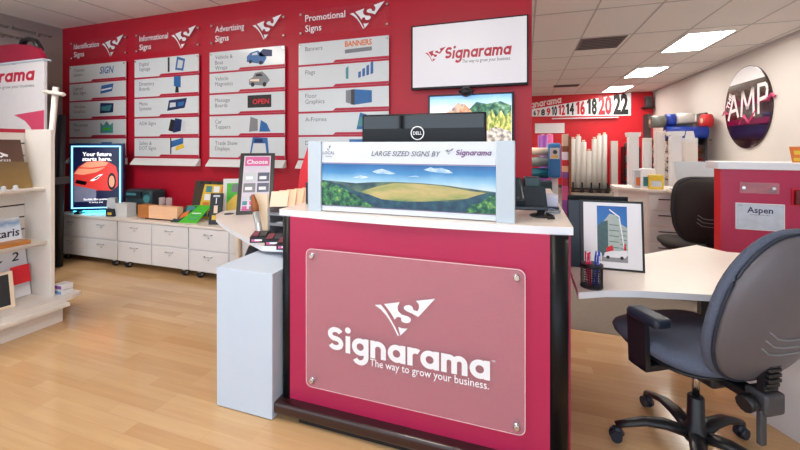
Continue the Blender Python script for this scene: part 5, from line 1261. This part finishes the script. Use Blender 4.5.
# ------------------------------------------------------------------ blue laminator and coloured upright rolls
YL = 6.0
z0, z1 = PY(555, 177, YL).z, PY(555, 143, YL).z
xa, xb = XY(518, YL), XY(560, YL); xe = XY(548, YL)
LBL = mat('laminator_blue', (44, 116, 178), .35, noise=.06); LBT = mat('laminator_teal_roller', (40, 118, 138), .35)
t = thing('laminator', 'blue roll laminator on white legs beyond the counter', 'laminator', ((xa+xb)/2, YL, .002))
mb = MB(); mb.box((xe, YL-.2, z0), (xb, YL+.25, z1), LBL, bev=.04, seg=3); mb.done('end_housing', t)
mb = MB(); xm = (xe+xb)/2; zm = z1-.16; mb.box((xm-.07, YL-.205, zm-.07), (xm+.06, YL-.199, zm+.09), LGREY); mb.cyl((xm, YL-.204, zm+.03), (xm, YL-.215, zm+.03), .03, DGREY, seg=12); mb.box((xm-.05, YL-.209, zm-.05), (xm+.04, YL-.204, zm-.02), YELLOW); mb.done('control_panel', t)
for z, r, m in ((z1-.13, .06, BEIGE), (z1-.28, .075, mat('laminator_grey_roller', (150, 160, 150), .4)), (z1-.45, .075, LBT)):
    mb = MB(); mb.cyl((xa, YL, z), (xe+.01, YL, z), r, m, seg=18); mb.done('roller', t)
for x in (xa+.05, xb-.12):
    mb = MB(); mb.box((x, YL-.05, .1), (x+.09, YL+.1, z0+.02), WHITE); mb.box((x, YL-.3, .002), (x+.09, YL+.3, .1), WHITE); mb.done('leg', t)
mb = MB(); mb.box((xa, YL-.15, z0-.32), (xe+.05, YL+.15, z0-.06), DTEAL, bev=.02); mb.done('lower_tray', t)
p = PY(545, 135, 6.6)
simple('purple_roll', 'upright purple roll behind the blue laminator', 'roll', lambda m: (m.cyl((p.x-.03, 6.7, .002), (p.x-.03, 6.7, p.z), .075, PURPLE, seg=16), m.cyl((p.x-.03, 6.7, p.z), (p.x-.03, 6.7, p.z+.01), .03, BEIGE, seg=10)))
p2 = PY(549.5, 134, 6.6)
simple('magenta_roll', 'upright magenta roll between purple roll and blue laminator housing', 'roll', lambda m: (m.cyl((p2.x+.02, 6.9, .002), (p2.x+.02, 6.9, p2.z), .055, PINK, seg=16), m.cyl((p2.x+.02, 6.9, p2.z), (p2.x+.02, 6.9, p2.z+.01), .025, BEIGE, seg=10)))
# tall swatch column of stacked colours right of the laminator, with a brown post
YW = 5.2
xa, xb = XY(562.5, YW), XY(568.5, YW); zt = PY(565, 134, YW).z
t = thing('swatch_tower', 'tall narrow tower of stacked colour swatches beside the laminator', 'swatches', ((xa+xb)/2, YW+.05, .002))
cs2 = [((134, 146), BEIGE), ((146, 152), BROWN), ((152, 160), WPRINT), ((160, 166), REDB), ((166, 172), PEACH), ((172, 178), PURPLE), ((178, 186), REDD), ((186, 200), PINK), ((200, 214), PURPLE)]
for (y0_, y1_), m in cs2:
    a_ = PY(565, y0_, YW).z; b_ = PY(565, y1_, YW).z
    mb = MB(); mb.box((xa, YW, b_), (xb, YW+.1, a_), m, bev=.003); mb.done('swatch', t)
mb = MB(); mb.box((xa, YW, .002), (xb, YW+.1, PY(565, 214, YW).z), REDD); mb.done('base', t)
x_ = XY(570, YW-.05)
simple('brown_post', 'slim brown wooden post next to the swatch tower', 'post', lambda m: m.box((xb+.005, YW-.02, .002), (x_+.02, YW+.06, PY(570, 136, YW).z), BROWN, bev=.003))

# ------------------------------------------------------------------ daylight through the shop front and the warm room lamps
W = bpy.data.worlds.new('World'); S.world = W; W.use_nodes = True
bg = W.node_tree.nodes['Background']; bg.inputs['Color'].default_value = (.76, .88, 1, 1); bg.inputs['Strength'].default_value = 2.55
for i in range(5):
    x0 = XL+.05+i*(XR-XL-.1)/5+.04; x1 = x0+(XR-XL-.1)/5-.08
    ld = bpy.data.lights.new('window_portal', 'AREA'); ld.shape = 'RECTANGLE'; ld.size = x1-x0; ld.size_y = 2.6
    ld.cycles.is_portal = True
    lo = bpy.data.objects.new('window_portal', ld); COL.objects.link(lo); lo.location = ((x0+x1)/2, YF-.05, 1.55); lo.rotation_euler = (PI/2, 0, 0)
